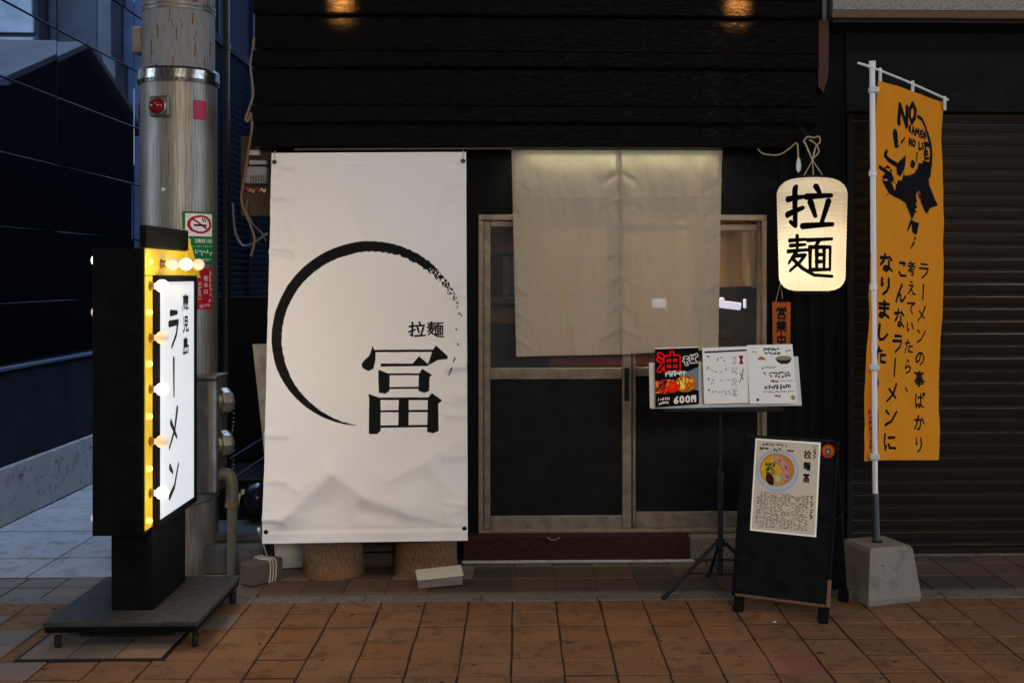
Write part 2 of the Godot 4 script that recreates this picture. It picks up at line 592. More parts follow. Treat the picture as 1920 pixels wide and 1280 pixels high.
const STROKES := {
	"拉": "5,30 38,26;22,5 22,88 11,80;3,64 38,50;64,4 70,18;46,26 94,23;53,38 62,68;88,36 74,84;38,90 98,86",
	"麺": "8,12 44,10;10,24 42,22;3,37 48,34;26,2 26,36;24,38 5,64;20,48 42,46 30,64 8,82;17,56 36,76 60,92 99,95;48,12 97,9;70,12 62,27;52,28 52,80;52,28 93,28 93,80;52,80 93,79;65,28 65,78;80,28 80,78;65,45 80,45;65,61 80,61",
	"鹿": "50,2 52,14;14,16 92,16;20,16 18,50 6,94;26,30 88,30 88,46 26,46;42,18 42,46;66,18 66,46;32,60 46,58;34,50 34,86 48,78;62,50 62,86 92,84;84,56 64,66",
	"児": "24,8 24,52;44,8 80,8 80,54;44,8 44,54;44,30 80,30;44,54 80,54;40,58 36,78 12,94;62,58 62,88 92,88 94,76",
	"島": "50,2 44,12;24,12 24,52;24,12 76,12 76,38;24,24 76,24;24,38 76,38;24,52 92,52 88,90 76,90;14,66 14,90;14,90 62,90 62,68;38,58 38,90",
	"ラ": "24,14 80,14;12,40 86,38 72,68 34,96",
	"ー": "50,6 52,94",
	"メ": "80,6 58,56 14,94;26,34 76,76",
	"ン": "18,18 40,34;16,90 56,72 90,22",
	"こ": "26,22 72,20 60,32;24,70 34,86 82,84",
	"ん": "56,6 14,92 36,56 50,56 54,86 70,88 92,62",
	"な": "12,26 58,22;40,6 30,42 14,62;70,18 88,32;66,40 66,78 50,92 34,84 42,70 64,72 90,90",
	"り": "28,12 26,48 36,40;70,10 74,50 62,76 40,94",
	"ま": "18,22 84,20;20,44 82,42;52,6 54,74 40,92 22,84 30,70 54,74 86,92",
	"し": "32,8 30,66 42,88 64,84 88,58",
	"た": "12,26 60,22;40,6 14,90;54,46 88,44;54,62 56,80 90,84",
	"。": "24,66 38,58 50,70 40,86 24,82 24,66",
	"、": "30,60 48,84",
	"に": "22,12 16,50 22,90 30,70;48,28 86,26;46,62 54,80 90,80",
	"え": "42,8 60,14;26,34 68,32 16,90;44,62 56,66 62,88 90,88",
	"て": "10,24 90,18 54,40 46,66 70,90",
	"い": "18,20 24,66 36,76 42,62;70,24 86,58",
	"ら": "42,6 62,16;32,28 26,62 60,44 82,58 72,82 34,94",
	"の": "54,24 44,70 22,80 14,56 36,26 68,24 88,50 78,78 54,92",
	"ば": "18,12 12,50 18,90 26,70;36,30 80,28;62,10 64,74 48,88 36,78 46,66 86,88;82,6 88,18;92,2 98,14",
	"か": "12,34 62,30 62,60 50,90 36,82;42,8 32,52 12,88;74,24 92,54",
	"そ": "26,12 74,10 18,48 86,42 46,62 48,84 72,92",
	"考": "20,20 74,18;48,4 48,36;6,38 94,36;82,14 40,56 8,72;42,56 84,54;44,56 40,72 78,72 72,94 54,92",
	"事": "10,14 90,14;28,26 28,40 72,40 72,26 28,26;18,52 80,52 80,78;6,64 96,64;18,78 80,78;50,4 50,90 36,94",
	"営": "24,4 30,14;48,2 52,14;78,4 68,14;12,30 12,18 90,18 86,32;34,32 34,50 68,50 68,32 34,32;24,62 24,94 80,94 80,62 24,62",
	"業": "38,2 38,20;60,2 60,20;22,8 28,18;78,6 70,18;10,22 92,22;34,26 40,34;66,26 60,34;16,36 86,36;24,48 78,48;10,60 92,60;50,36 50,98;46,62 10,90;54,62 92,90",
	"中": "18,24 18,66;18,24 84,24 84,66;18,64 84,64;50,4 50,98",
	"送": "40,6 46,18;78,4 70,18;36,24 90,24;30,42 96,42;62,24 60,50 36,74;62,46 90,72;8,12 18,22;4,40 20,40 18,74 6,84;14,80 40,94 96,92",
	"水": "50,4 50,92 38,86;8,32 38,32 8,80;86,22 58,46;54,40 92,84",
	"口": "16,20 16,88;16,20 84,20 84,88;16,84 84,84",
	"油": "8,10 22,22;4,36 18,46;6,94 26,62;36,28 36,92;36,28 92,28 92,92;36,60 92,60;36,90 92,90;64,6 64,90",
	"円": "14,10 14,94;14,10 88,10 88,92 76,90;14,50 88,50;50,10 50,50",
	"冨": "10,22 10,8 90,8 86,22;26,20 76,20;30,32 70,32 70,48 30,48 30,32;16,58 84,58 84,96 16,96 16,58;50,58 50,96;16,77 84,77",
	"N": "14,96 14,4 86,96 86,4", "O": "50,4 16,22 10,50 18,80 50,96 82,80 90,50 84,22 50,4", "R": "16,96 16,4 70,6 84,28 66,50 16,50;50,50 88,96",
	"A": "8,96 50,4 92,96;24,64 76,64", "M": "10,96 14,4 50,70 86,4 90,96", "E": "84,4 16,4 16,96 86,96;16,48 72,48", "L": "18,4 18,96 86,96", "I": "50,4 50,96", "F": "84,4 18,4 18,96;18,48 70,48",
	"S": "84,14 50,4 18,22 50,48 84,74 52,96 14,84", "K": "16,4 16,96;84,4 18,56;38,42 86,96", "G": "86,20 50,4 14,30 14,72 50,96 86,80 86,54 56,54",
	"6": "76,8 30,40 16,70 34,94 68,94 82,72 64,54 24,62", "0": "50,4 18,24 18,76 50,96 82,76 82,24 50,4",
}

func glyph(im: Image, ch: String, x: float, y: float, w: float, h: float, r: float, c: Color, taper := 0.7) -> void:
	for one in STROKES[ch].split(";"):
		var p := points(one)
		for i in p.size():
			p[i] = Vector2(x + p[i].x * w / 100.0, y + p[i].y * h / 100.0)
		for i in range(p.size() - 1):
			var n := float(p.size() - 1)
			line(im, p[i], p[i + 1], r * lerpf(1.0, taper, i / n), r * lerpf(1.0, taper, (i + 1) / n), c)

# rows or columns of small marks that read as print too small to make out
func scribble(im: Image, x0: float, y0: float, x1: float, y1: float, cols: int, rows: int, r: float, c: Color, rng: RandomNumberGenerator, fill := 0.8) -> void:
	var cw := (x1 - x0) / cols
	var rh := (y1 - y0) / rows
	for j in rows:
		for i in cols:
			if rng.randf() > fill:
				continue
			for k in 3:
				var a := Vector2(x0 + cw * (i + rng.randf_range(0.1, 0.85)), y0 + rh * (j + rng.randf_range(0.15, 0.8)))
				var b := a + (Vector2(cw * 0.5, 0) if rng.randf() < 0.55 else Vector2(0, rh * 0.5))
				line(im, a, b, r, r * 0.7, c)

func rng_of(n: int) -> RandomNumberGenerator:
	var r := RandomNumberGenerator.new()
	r.seed = n
	return r

# ------------------------------------------------------------------ ground
func tile_mesh(w: float, d: float, t := 0.03) -> ArrayMesh:
	var s := begin()
	box(s, Vector3(0, -t / 2, 0), Vector3(w, t, d), 0.004)
	s.generate_normals()
	return s.commit()

func structure() -> void:
	var rng := rng_of(21)
	var s := begin()
	box(s, Vector3(0, -0.3, -10), Vector3(90, 0.5, 90), 0.0)
	var g := part(self, "ground", s, mats.asphalt)
	g.set_meta("kind", "structure")

	var pave := setting("pavement")
	part(pave, "grout", span(Vector3(-8, -0.05, 0.86), Vector3(8, -0.0035, 9.4), 0.0), mats.grout)
	part(pave, "grout", span(Vector3(-3.46, -0.05, 0.33), Vector3(-1.36, -0.0042, 0.73), 0.0), mats.grout)
	var rows := [0.86, 1.055, 1.287, 1.52, 1.753, 1.985, 2.217, 2.45]
	var pitch := 0.2223
	var meshes := {}
	for j in 7:
		var d: float = rows[j + 1] - rows[j] - 0.0095
		meshes[j] = tile_mesh(pitch - 0.0065, d)
		for k in range(-14, 15):
			var x := -0.038 + pitch * (k + 0.5)
			var left := clampf((-x - 1.2) / 1.2, 0, 1)
			var m := "tile%d" % rng.randi_range(0, 5)
			if rng.randf() < left * 0.45:
				m = "grey_tile%d" % rng.randi_range(0, 3)
			if j == 4 and k == 5:
				m = "tile_red"
			var o := part(pave, "tile", meshes[j], mats[m], Vector3(x + rng.randf_range(-0.0014, 0.0014), rng.randf_range(-0.0022, 0.0022), (rows[j] + rows[j + 1]) / 2 + rng.randf_range(-0.0018, 0.0018)))
			o.rotation = Vector3(rng.randf_range(-0.012, 0.012), rng.randf_range(-0.007, 0.007), rng.randf_range(-0.010, 0.010))
	for j in 2:
		var z0: float = [0.33, 0.535][j]
		var z1: float = [0.535, 0.735][j]
		var tm := tile_mesh(pitch - 0.008, z1 - z0 - 0.013)
		for k in range(-15, -6):
			var x := -0.038 + pitch * (k + 0.5)
			part(pave, "tile", tm, mats["grey_tile%d" % rng.randi_range(0, 3)], Vector3(x, rng.randf_range(-0.003, 0.001), (z0 + z1) / 2), Vector3(rng.randf_range(-0.006, 0.006), 0, 0))
	# concrete edging between the street tiles and the shop's apron
	var em := tile_mesh(0.598, 0.112)
	for k in range(-6, 7):
		part(pave, "edging", em, mats.edge_stone, Vector3(k * 0.602 + 0.1, rng.randf_range(0.0, 0.002), 0.797), Vector3(0, rng.randf_range(-0.004, 0.004), 0))
	# the same tiles go on where they are too far aside to be picked apart
	var mm := MultiMesh.new()
	mm.transform_format = MultiMesh.TRANSFORM_3D
	mm.mesh = tile_mesh(pitch - 0.008, 0.226)
	var where := []
	for j in range(0, 37):
		for k in range(-34, 34):
			if j < 7 and k > -15 and k < 15:
				continue
			where.append(Vector3(-0.038 + pitch * (k + 0.5), 0, 0.97 + 0.233 * j))
	mm.instance_count = where.size()
	for i in where.size():
		mm.set_instance_transform(i, Transform3D(Basis(), where[i]))
	var mi := MultiMeshInstance3D.new()
	mi.name = "tile_field"
	mi.multimesh = mm
	mi.material_override = mats.tile0
	mi.set_meta("kind", "stuff")
	pave.add_child(mi)

	# apron of darker tiles in front of the door
	var apron := setting("apron")
	part(apron, "grout", span(Vector3(-1.36, -0.04, -0.02), Vector3(6, 0.001, 0.725), 0.0), mats.grout_light)
	var ar := [0.715, 0.44, 0.16, -0.02]
	for j in 3:
		var tm := tile_mesh(pitch - 0.008, ar[j] - ar[j + 1] - 0.008)
		for k in range(-6, 14):
			var x := -0.038 + pitch * (k + 0.5)
			var pale := x < -0.2
			var m := "grey_tile%d" % rng.randi_range(0, 3) if pale and rng.randf() < 0.4 else "dark_tile%d" % rng.randi_range(0, 3)
			part(apron, "tile", tm, mats[m], Vector3(x, 0.008 + rng.randf_range(-0.0015, 0.001), (ar[j] + ar[j + 1]) / 2), Vector3(rng.randf_range(-0.004, 0.004), 0, rng.randf_range(-0.004, 0.004)))

	# pale slabs of the alley
	var alley := setting("alley_paving")
	part(alley, "grout", span(Vector3(-3.46, -0.05, -14), Vector3(-1.36, -0.0038, 0.322), 0.0), mats.grout)
	var ay := [0.322, -0.13, -0.87, -1.65, -2.4, -3.2, -4.0, -5.0, -6.5, -8.5, -11.0, -14.0]
	var ax := [-3.44, -2.735, -2.04, -1.36]
	for j in ay.size() - 1:
		for i in 3:
			var w: float = ax[i + 1] - ax[i]
			var d: float = ay[j] - ay[j + 1]
			part(alley, "slab", tile_mesh(w - 0.008, d - 0.014), mats["slab%d" % rng.randi_range(0, 1)], Vector3((ax[i] + ax[i + 1]) / 2, rng.randf_range(-0.002, 0.001), (ay[j] + ay[j + 1]) / 2))

# ------------------------------------------------------------------ the shop
func ramen_shop() -> void:
	var b := thing("ramen_shop", "black timber shop front with a sliding door under lapped boards", "shop building")
	var xl := -1.47
	var xr: float = 1.9176
	var dl: float = -0.2446
	var dr: float = 1.4527
	var dt: float = 2.0249
	var top := 6.4
	# front wall in pieces round the door opening
	part(b, "wall", span(Vector3(xl, 0, -0.16), Vector3(dl - 0.002, dt, 0.0), 0.0), mats.black_wall)
	part(b, "wall", span(Vector3(dr + 0.002, 0, -0.16), Vector3(xr, dt, 0.0), 0.0), mats.black_wall)
	part(b, "wall", span(Vector3(xl, dt + 0.002, -0.16), Vector3(xr, top, 0.0), 0.0), mats.black_wall)
	for k in 4:
		part(b, "batten", span(Vector3(1.5285 + k * 0.088, 0.02, 0.0), Vector3(1.5285 + k * 0.088 + 0.05, dt + 0.4, 0.012), 0.003), mats.black_wall)
	part(b, "side_wall", span(Vector3(xl, 0, -5.4), Vector3(xl + 0.12, 2.7, -0.162), 0.0), mats.darkened_wall)
	part(b, "side_wall", span(Vector3(xr - 0.12, 0, -5.4), Vector3(xr, 2.7, -0.162), 0.0), mats.black_wall)
	part(b, "back_wall", span(Vector3(xl, 0, -5.52), Vector3(xr, 2.7, -5.402), 0.0), mats.black_wall)
	part(b, "roof", span(Vector3(xl, 2.702, -5.5), Vector3(xr, 2.82, -0.162), 0.0), mats.roof_metal)
	# room behind the door
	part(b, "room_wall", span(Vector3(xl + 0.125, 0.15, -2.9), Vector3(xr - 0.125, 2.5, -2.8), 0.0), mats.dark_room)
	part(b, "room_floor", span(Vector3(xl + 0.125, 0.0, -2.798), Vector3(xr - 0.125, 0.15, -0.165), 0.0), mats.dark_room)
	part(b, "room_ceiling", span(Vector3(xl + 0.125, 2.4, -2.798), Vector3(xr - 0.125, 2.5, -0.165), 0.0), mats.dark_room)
	# lapped boards of the fascia
	var fl: float = -1.5029
	var fr: float = 1.6862
	var ys := [2.391, 2.5225, 2.6244, 2.8312, 2.9301, 3.1249, 3.2328, 3.4545, 3.5624, 3.7842]
	for i in ys.size() - 1:
		var proud := i % 2 == 1
		var y0: float = ys[i]
		var y1: float = ys[i + 1]
		var bd := part(b, "fascia_board", span(Vector3(fl - (0.006 if proud else 0.0), y0 + 0.001, 0.006), Vector3(fr, y1 - 0.001, 0.288 if proud else 0.252), 0.011 if proud else 0.004), mats.black_wood)
		bd.rotation.z = [0.0012, -0.0016, 0.0, -0.002, -0.004, -0.003, 0.0, 0.0, 0.0][i]
	part(b, "fascia_board", span(Vector3(fl, 3.7842 + 0.001, 0.006), Vector3(fr, top, 0.252), 0.004), mats.black_wood)
	# step under the door
	var sy: float = 0.1668
	part(b, "threshold_board", span(Vector3(-0.3301, 0.018, 0.002), Vector3(0.9718, sy - 0.003, 0.10), 0.006), mats.red_wood)
	part(b, "step_concrete", span(Vector3(0.9809, 0.012, 0.002), Vector3(1.442, sy - 0.012, 0.085), 0.012), mats.concrete_brown)
	part(b, "step_mortar", span(Vector3(-0.3352, 0.010, 0.102), Vector3(1.0061, 0.026, 0.125), 0.004), mats.concrete_pale)
	var ring := begin()
	tube(ring, [Vector3(0.1556, 0.162, 0.112), Vector3(0.1739, 0.1478, 0.118), Vector3(0.2015, 0.1446, 0.118), Vector3(0.2294, 0.1584, 0.112)], 0.003, 6)
	part(b, "threshold_pull", ring, mats.steel_dull)

	# sliding door
	var f := begin()
	box(f, Vector3((dl + dr) / 2, dt - 0.017, -0.055), Vector3(dr - dl, 0.034, 0.12))
	box(f, Vector3(dl + 0.013, (dt + sy) / 2 - 0.02, -0.055), Vector3(0.026, dt - sy - 0.03, 0.12))
	box(f, Vector3(dr - 0.013, (dt + sy) / 2 - 0.02, -0.055), Vector3(0.026, dt - sy - 0.03, 0.12))
	box(f, Vector3((dl + dr) / 2, sy + 0.002, -0.05), Vector3(dr - dl, 0.02, 0.13))
	var door := part(b, "sliding_door", f, mats.aluminium)
	var z1 := -0.015
	var z2 := -0.055
	# nearer leaf
	part(door, "stile", span(Vector3(-0.2139, sy + 0.014, z1 - 0.03), Vector3(-0.1764, dt - 0.036, z1), 0.003), mats.aluminium)
	part(door, "stile", span(Vector3(0.601, sy + 0.014, z1 - 0.03), Vector3(0.6545, dt - 0.036, z1), 0.003), mats.aluminium)
	for r in [[967, 997], [690, 711], [414, 425]]:
		part(door, "rail", span(Vector3(-0.1754, (1.6625 - (r[1] - 518) * 6.89 / 2200.0), z1 - 0.028), Vector3(0.6001, (1.6625 - (r[0] - 518) * 6.89 / 2200.0), z1 - 0.002), 0.003), mats.aluminium)
	part(door, "pane", span(Vector3(-0.1795, 1.1166, z1 - 0.018), Vector3(0.6042, 1.9637, z1 - 0.013), 0.0), mats.pane)
	part(door, "panel", span(Vector3(-0.1795, 0.2475, z1 - 0.018), Vector3(0.6042, 1.0632, z1 - 0.010), 0.0), mats.black_panel)
	part(door, "pull", span(Vector3(0.6136, 0.9302, z1 + 0.001), Vector3(0.6419, 1.1242, z1 + 0.006), 0.002), mats.iron)
	# farther leaf
	part(door, "stile", span(Vector3(0.6646, sy + 0.014, z2 - 0.03), Vector3(0.6836, dt - 0.036, z2), 0.003), mats.aluminium)
	part(door, "stile", span(Vector3(1.4102, sy + 0.014, z2 - 0.03), Vector3(1.442, dt - 0.036, z2), 0.003), mats.aluminium)
	for r in [[963, 992], [690, 707], [419, 431]]:
		part(door, "rail", span(Vector3(0.6849, (1.6625 - (r[1] - 518) * 6.89 / 2200.0), z2 - 0.028), Vector3(1.4089, (1.6625 - (r[0] - 518) * 6.89 / 2200.0), z2 - 0.002), 0.003), mats.aluminium)
	part(door, "pane", span(Vector3(0.6646, 1.1134, z2 - 0.018), Vector3(1.4197, 1.9434, z2 - 0.013), 0.0), mats.pane)
	part(door, "panel", span(Vector3(0.6646, 0.2487, z2 - 0.018), Vector3(1.4197, 1.0724, z2 - 0.010), 0.0), mats.black_panel)
	# slim light tube under the fascia behind the curtain
	var t := thing("tube_light", "pale fluorescent tube fixed under the boards behind the linen curtain", "lamp", Vector3(0.5622, 2.3917, 0.075))
	var ts := begin()
	tube(ts, [Vector3(-0.56, 0, 0), Vector3(0.56, 0, 0)], 0.013, 10, false)
	part(t, "tube", ts, glow(Color(0.93, 1.0, 0.80), 1.2))
	part(t, "housing", span(Vector3(-0.6, 0.014, -0.025), Vector3(0.6, 0.032, 0.025), 0.003), mats.white_plastic)
	area("tube_light_glow", Vector3(0.5622, 2.3917 - 0.018, 0.075), Vector3(0, -1, 0), Vector2(1.1, 0.03), Color(1.0, 0.99, 0.82), 0.75)

	# lamps above the boards
	for q in [[-1.0018, "left"], [1.2299, "right"]]:
		var at := Vector3(q[0], 3.2522, 0.41)
		var l := thing("wall_lamp", "small warm spotlight on the boards above the %s" % ("white banner" if q[1] == "left" else "linen door curtain's far edge"), "lamp", at)
		var ls := begin()
		lathe(ls, [Vector2(0.026, 0), Vector2(0.045, 0.0), Vector2(0.05, 0.02), Vector2(0.05, 0.1), Vector2(0.03, 0.13), Vector2(0.0, 0.13)], 20, Vector3.ZERO, Basis(), true)
		part(l, "shade", ls, mats.iron)
		var ar := begin()
		tube(ar, [Vector3(0, 0.12, 0), Vector3(0, 0.2, -0.08), Vector3(0, 0.2, -0.125)], 0.009, 8)
		part(l, "arm", ar, mats.iron)
		var bs := begin()
		lathe(bs, [Vector2(0.0, -0.012), Vector2(0.02, -0.006), Vector2(0.03, 0.01), Vector2(0.0, 0.03)], 16)
		part(l, "bulb", bs, glow(Color(1.0, 0.72, 0.4), 9.0))
		var sp := SpotLight3D.new()
		sp.name = numbered("wall_lamp_light")
		sp.light_color = Color(1.0, 0.66, 0.33)
		sp.light_energy = 2.0
		sp.light_size = 0.03
		sp.spot_angle = 34
		sp.spot_range = 20
		sp.spot_attenuation = 2.0
		sp.shadow_enabled = true
		sp.position = at + Vector3(0, -0.016, 0)
		sp.basis = Basis.looking_at(Vector3(0, -0.30, -1).normalized(), Vector3.FORWARD)
		add_child(sp)

# ------------------------------------------------------------------ left side of the alley
func left_building() -> void:
	var b := thing("panel_building", "dark building clad in large glossy panels over a pale concrete plinth", "building")
	var xw := -3.458
	part(b, "body", span(Vector3(-9, 0, -5.0), Vector3(xw - 0.06, 9.0, 0.6), 0.0), mats.joint)
	part(b, "plinth", span(Vector3(xw - 0.08, 0, -5.0), Vector3(xw + 0.02, 0.385, 0.6), 0.006), mats.concrete_pale)
	part(b, "lower_wall", span(Vector3(xw - 0.07, 0.387, -5.0), Vector3(xw - 0.005, 1.02, 0.6), 0.004), mats.navy)
	part(b, "ledge", span(Vector3(xw - 0.07, 1.03, -5.0), Vector3(xw + 0.022, 1.055, 0.6), 0.004), mats.ledge)
	for k in 3:
		var st := begin()
		lathe(st, [Vector2(0.014, 0), Vector2(0.014, 0.006), Vector2(0.008, 0.012), Vector2(0.0, 0.013)], 12, Vector3(xw + 0.021, 0.3, [-1.3, -1.9, -2.6][k]), Basis(Vector3(0, 0, 1), -PI / 2))
		part(b, "plinth_plug", st, mats.concrete)
	var zs := [0.6, -0.25, -2.012, -3.76, -5.0]
	var ys := [1.06, 1.49, 1.99, 2.49, 3.0, 3.515, 4.02, 4.53, 5.04, 5.55, 6.06, 7.5, 9.0]
	var rng := rng_of(31)
	for j in ys.size() - 1:
		for i in 4:
			var c := Vector3(xw - 0.03, (ys[j] + ys[j + 1]) / 2, (zs[i] + zs[i + 1]) / 2)
			var o := part(b, "cladding_panel", boxed(Vector3(0.03, ys[j + 1] - ys[j] - 0.012, zs[i] - zs[i + 1] - 0.012), 0.003), mats.gloss_panel, c)
			o.rotation = Vector3(0, rng.randf_range(-0.003, 0.003), rng.randf_range(-0.003, 0.003))
	# slatted fence farther along the same side
	var f := thing("slatted_fence", "tall dark fence of horizontal slats deep in the alley", "fence", Vector3(xw, 0, 0))
	for z in [-5.05, -7.0, -8.15, -10.2, -12.2]:
		part(f, "post", span(Vector3(-0.06, 0, z - 0.04), Vector3(0.035, 4.3, z + 0.04), 0.004), mats.navy_slat)
	part(f, "top_rail", span(Vector3(-0.07, 4.302, -12.3), Vector3(0.05, 4.4, -5.0), 0.004), mats.navy_slat)
	var sm := begin()
	box(sm, Vector3.ZERO, Vector3(0.02, 0.062, 7.1), 0.003, Basis(Vector3(0, 0, 1), -0.5))
	sm.generate_normals()
	var sl := sm.commit()
	for k in 55:
		part(f, "slat", sl, mats.navy_slat, Vector3(-0.01, 0.15 + k * 0.0765, -8.65))
	part(f, "backing", span(Vector3(-0.14, 0, -12.2), Vector3(-0.08, 4.25, -5.0), 0.0), mats.joint)
	# low dark cabinet with rails along the shop's flank
	var cb := thing("alley_cabinet", "low black metal cabinet with pale edge rails behind the utility pole", "cabinet", Vector3(-1.92, 0, -1.4))
	part(cb, "cabinet_body", span(Vector3(-0.5, 0.02, -1.25), Vector3(0.40, 0.16, 1.09), 0.006), mats.rubber)
	part(cb, "front_panel", span(Vector3(-0.5, 0.02, 1.092), Vector3(0.43, 0.43, 1.115), 0.004), mats.black_panel)
	part(cb, "gap_blocker_panel", span(Vector3(-0.62, 0.02, -1.30), Vector3(0.43, 1.5, -1.26), 0.004), mats.black_panel)  # tall panel added to block the pale alley floor and keep the gap dark
	for k in 2:
		var r := begin()
		tube(r, [Vector3(-0.01, 0.30 + 0.15 * k, 0.5), Vector3(-0.01, 0.30 + 0.15 * k, -1.255)], 0.009 - 0.003 * k, 8, false)
		part(cb, "rail", r, mats.ledge)
	var pk := thing("dark_helmet", "round dark glossy dome half hidden behind the banner's left edge", "helmet", Vector3(-1.5652, 0.336, -0.15))
	var hs := begin()
	var prof := []
	for k in 13:
		var a := PI * (k / 12.0 - 0.5)
		prof.append(Vector2(cos(a) * 0.085, sin(a) * 0.1))
	lathe(hs, prof, 20)
	part(pk, "shell", hs, mat(Color(0.02, 0.025, 0.04), 0.15))
	part(pk, "stand", span(Vector3(-0.03, -0.42, -0.03), Vector3(0.03, -0.095, 0.03), 0.003), mats.iron)
	# concrete footing below it
	var ft := thing("concrete_footing", "grey concrete footing with a step at the corner of the alley", "footing", Vector3(-1.66, 0, 0.1))
	part(ft, "footing_block", span(Vector3(-0.22, 0.0, -0.28), Vector3(0.22, 0.16, 0.2), 0.012), mats.concrete_dark)
	part(ft, "footing_ledge", span(Vector3(-0.2, 0.161, -0.28), Vector3(0.2, 0.21, 0.1), 0.008), mats.concrete_dark)
	# drain pipe
	var dp := thing("drain_pipe", "dark brown drain pipe running up the alley beside the steel sleeve", "pipe", Vector3(-1.86, 0, -0.6))
	var ds := begin()
	tube(ds, [Vector3(0, 0.02, 0), Vector3(0, 6, 0)], 0.022, 12, false)
	part(dp, "pipe", ds, mats.brown_pipe)
	for y in [0.9, 2.0, 3.1]:
		var cs := begin()
		lathe(cs, [Vector2(0.0225, 0), Vector2(0.028, 0), Vector2(0.028, 0.03), Vector2(0.0225, 0.03)], 14, Vector3(0, y, 0), Basis(), true)
		part(dp, "pipe_clip", cs, mats.brown_pipe)

func far_buildings() -> void:
	var h := thing("gabled_house", "house with a low grey metal gable roof behind the ramen shop", "house", Vector3(0, 0, 0))
	var x0 := -1.5
	var x1 := 5.0
	part(h, "wall", span(Vector3(x0 + 0.05, 0, -10.0), Vector3(x1, 3.7, -5.75), 0.0), mats.darkened_wall)
	var gp := prism(PackedVector2Array([Vector2(-5.75, 3.68), Vector2(-7.9, 4.45), Vector2(-10.0, 3.72)]), 0.1)
	part(h, "gable", gp, mats.darkened_wall, Vector3(x0 + 0.05, 0, 0), Vector3(0, -PI / 2, 0))
	var r1 := begin()
	hexa(r1, [Vector3(x0 - 0.05, 3.68, -5.6), Vector3(x1, 3.68, -5.6), Vector3(x1, 4.52, -7.9), Vector3(x0 - 0.05, 4.52, -7.9), Vector3(x0 - 0.05, 3.75, -5.6), Vector3(x1, 3.75, -5.6), Vector3(x1, 4.59, -7.9), Vector3(x0 - 0.05, 4.59, -7.9)])
	part(h, "roof", r1, mats.roof_metal)
	var r2 := begin()
	hexa(r2, [Vector3(x0 - 0.05, 3.68, -10.2), Vector3(x1, 3.68, -10.2), Vector3(x1, 4.52, -7.905), Vector3(x0 - 0.05, 4.52, -7.905), Vector3(x0 - 0.05, 3.75, -10.2), Vector3(x1, 3.75, -10.2), Vector3(x1, 4.59, -7.905), Vector3(x0 - 0.05, 4.59, -7.905)])
	part(h, "roof", r2, mats.roof_metal)
	# taller buildings behind
	var p := thing("pale_building", "tall building faced in pale panels behind the gabled house", "building", Vector3(0, 0, -14))
	part(p, "wall", span(Vector3(1.55, 0, -6), Vector3(9, 13, -0.12), 0.0), mats.slate_clad)
	for j in 9:
		for i in 5:
			part(p, "cladding_panel", boxed(Vector3(1.36, 1.2, 0.06), 0.01), mats.pale_clad, Vector3(2.28 + 1.42 * i, 1.4 + 1.28 * j, -0.05))
	var sl := thing("slate_building", "tall slate grey building block beside the pale panelled one", "building", Vector3(0, 0, -14.5))
	part(sl, "wall", span(Vector3(0.68, 0, -6), Vector3(1.5, 14, 0.0), 0.01), mats.slate_clad)
	part(sl, "corner_column", span(Vector3(0.42, 0, -6), Vector3(0.66, 14, 0.04), 0.01), mats.grey_clad)
	var bl := thing("blue_building", "tall dusky blue building with upright ribs across the alley's end", "building", Vector3(0, 0, -15))
	part(bl, "wall", span(Vector3(-3.6, 0, -6), Vector3(0.38, 14, 0.0), 0.01), mats.blue_clad)
	for k in 6:
		part(bl, "rib", span(Vector3(-3.3 + 0.62 * k, 0, 0.001), Vector3(-3.24 + 0.62 * k, 14, 0.05), 0.004), mats.slate_clad)
	var nb := thing("navy_building", "dark navy building rising behind the slatted fence", "building", Vector3(-5.2, 0, -9))
	part(nb, "wall", span(Vector3(-4, 0, -8), Vector3(0, 12, 3.9), 0.0), mats.navy_far)
	for k in 4:
		part(nb, "rib", span(Vector3(0.001, 0, -7 + 2.6 * k), Vector3(0.05, 12, -6.92 + 2.6 * k), 0.004), mats.navy_slat)

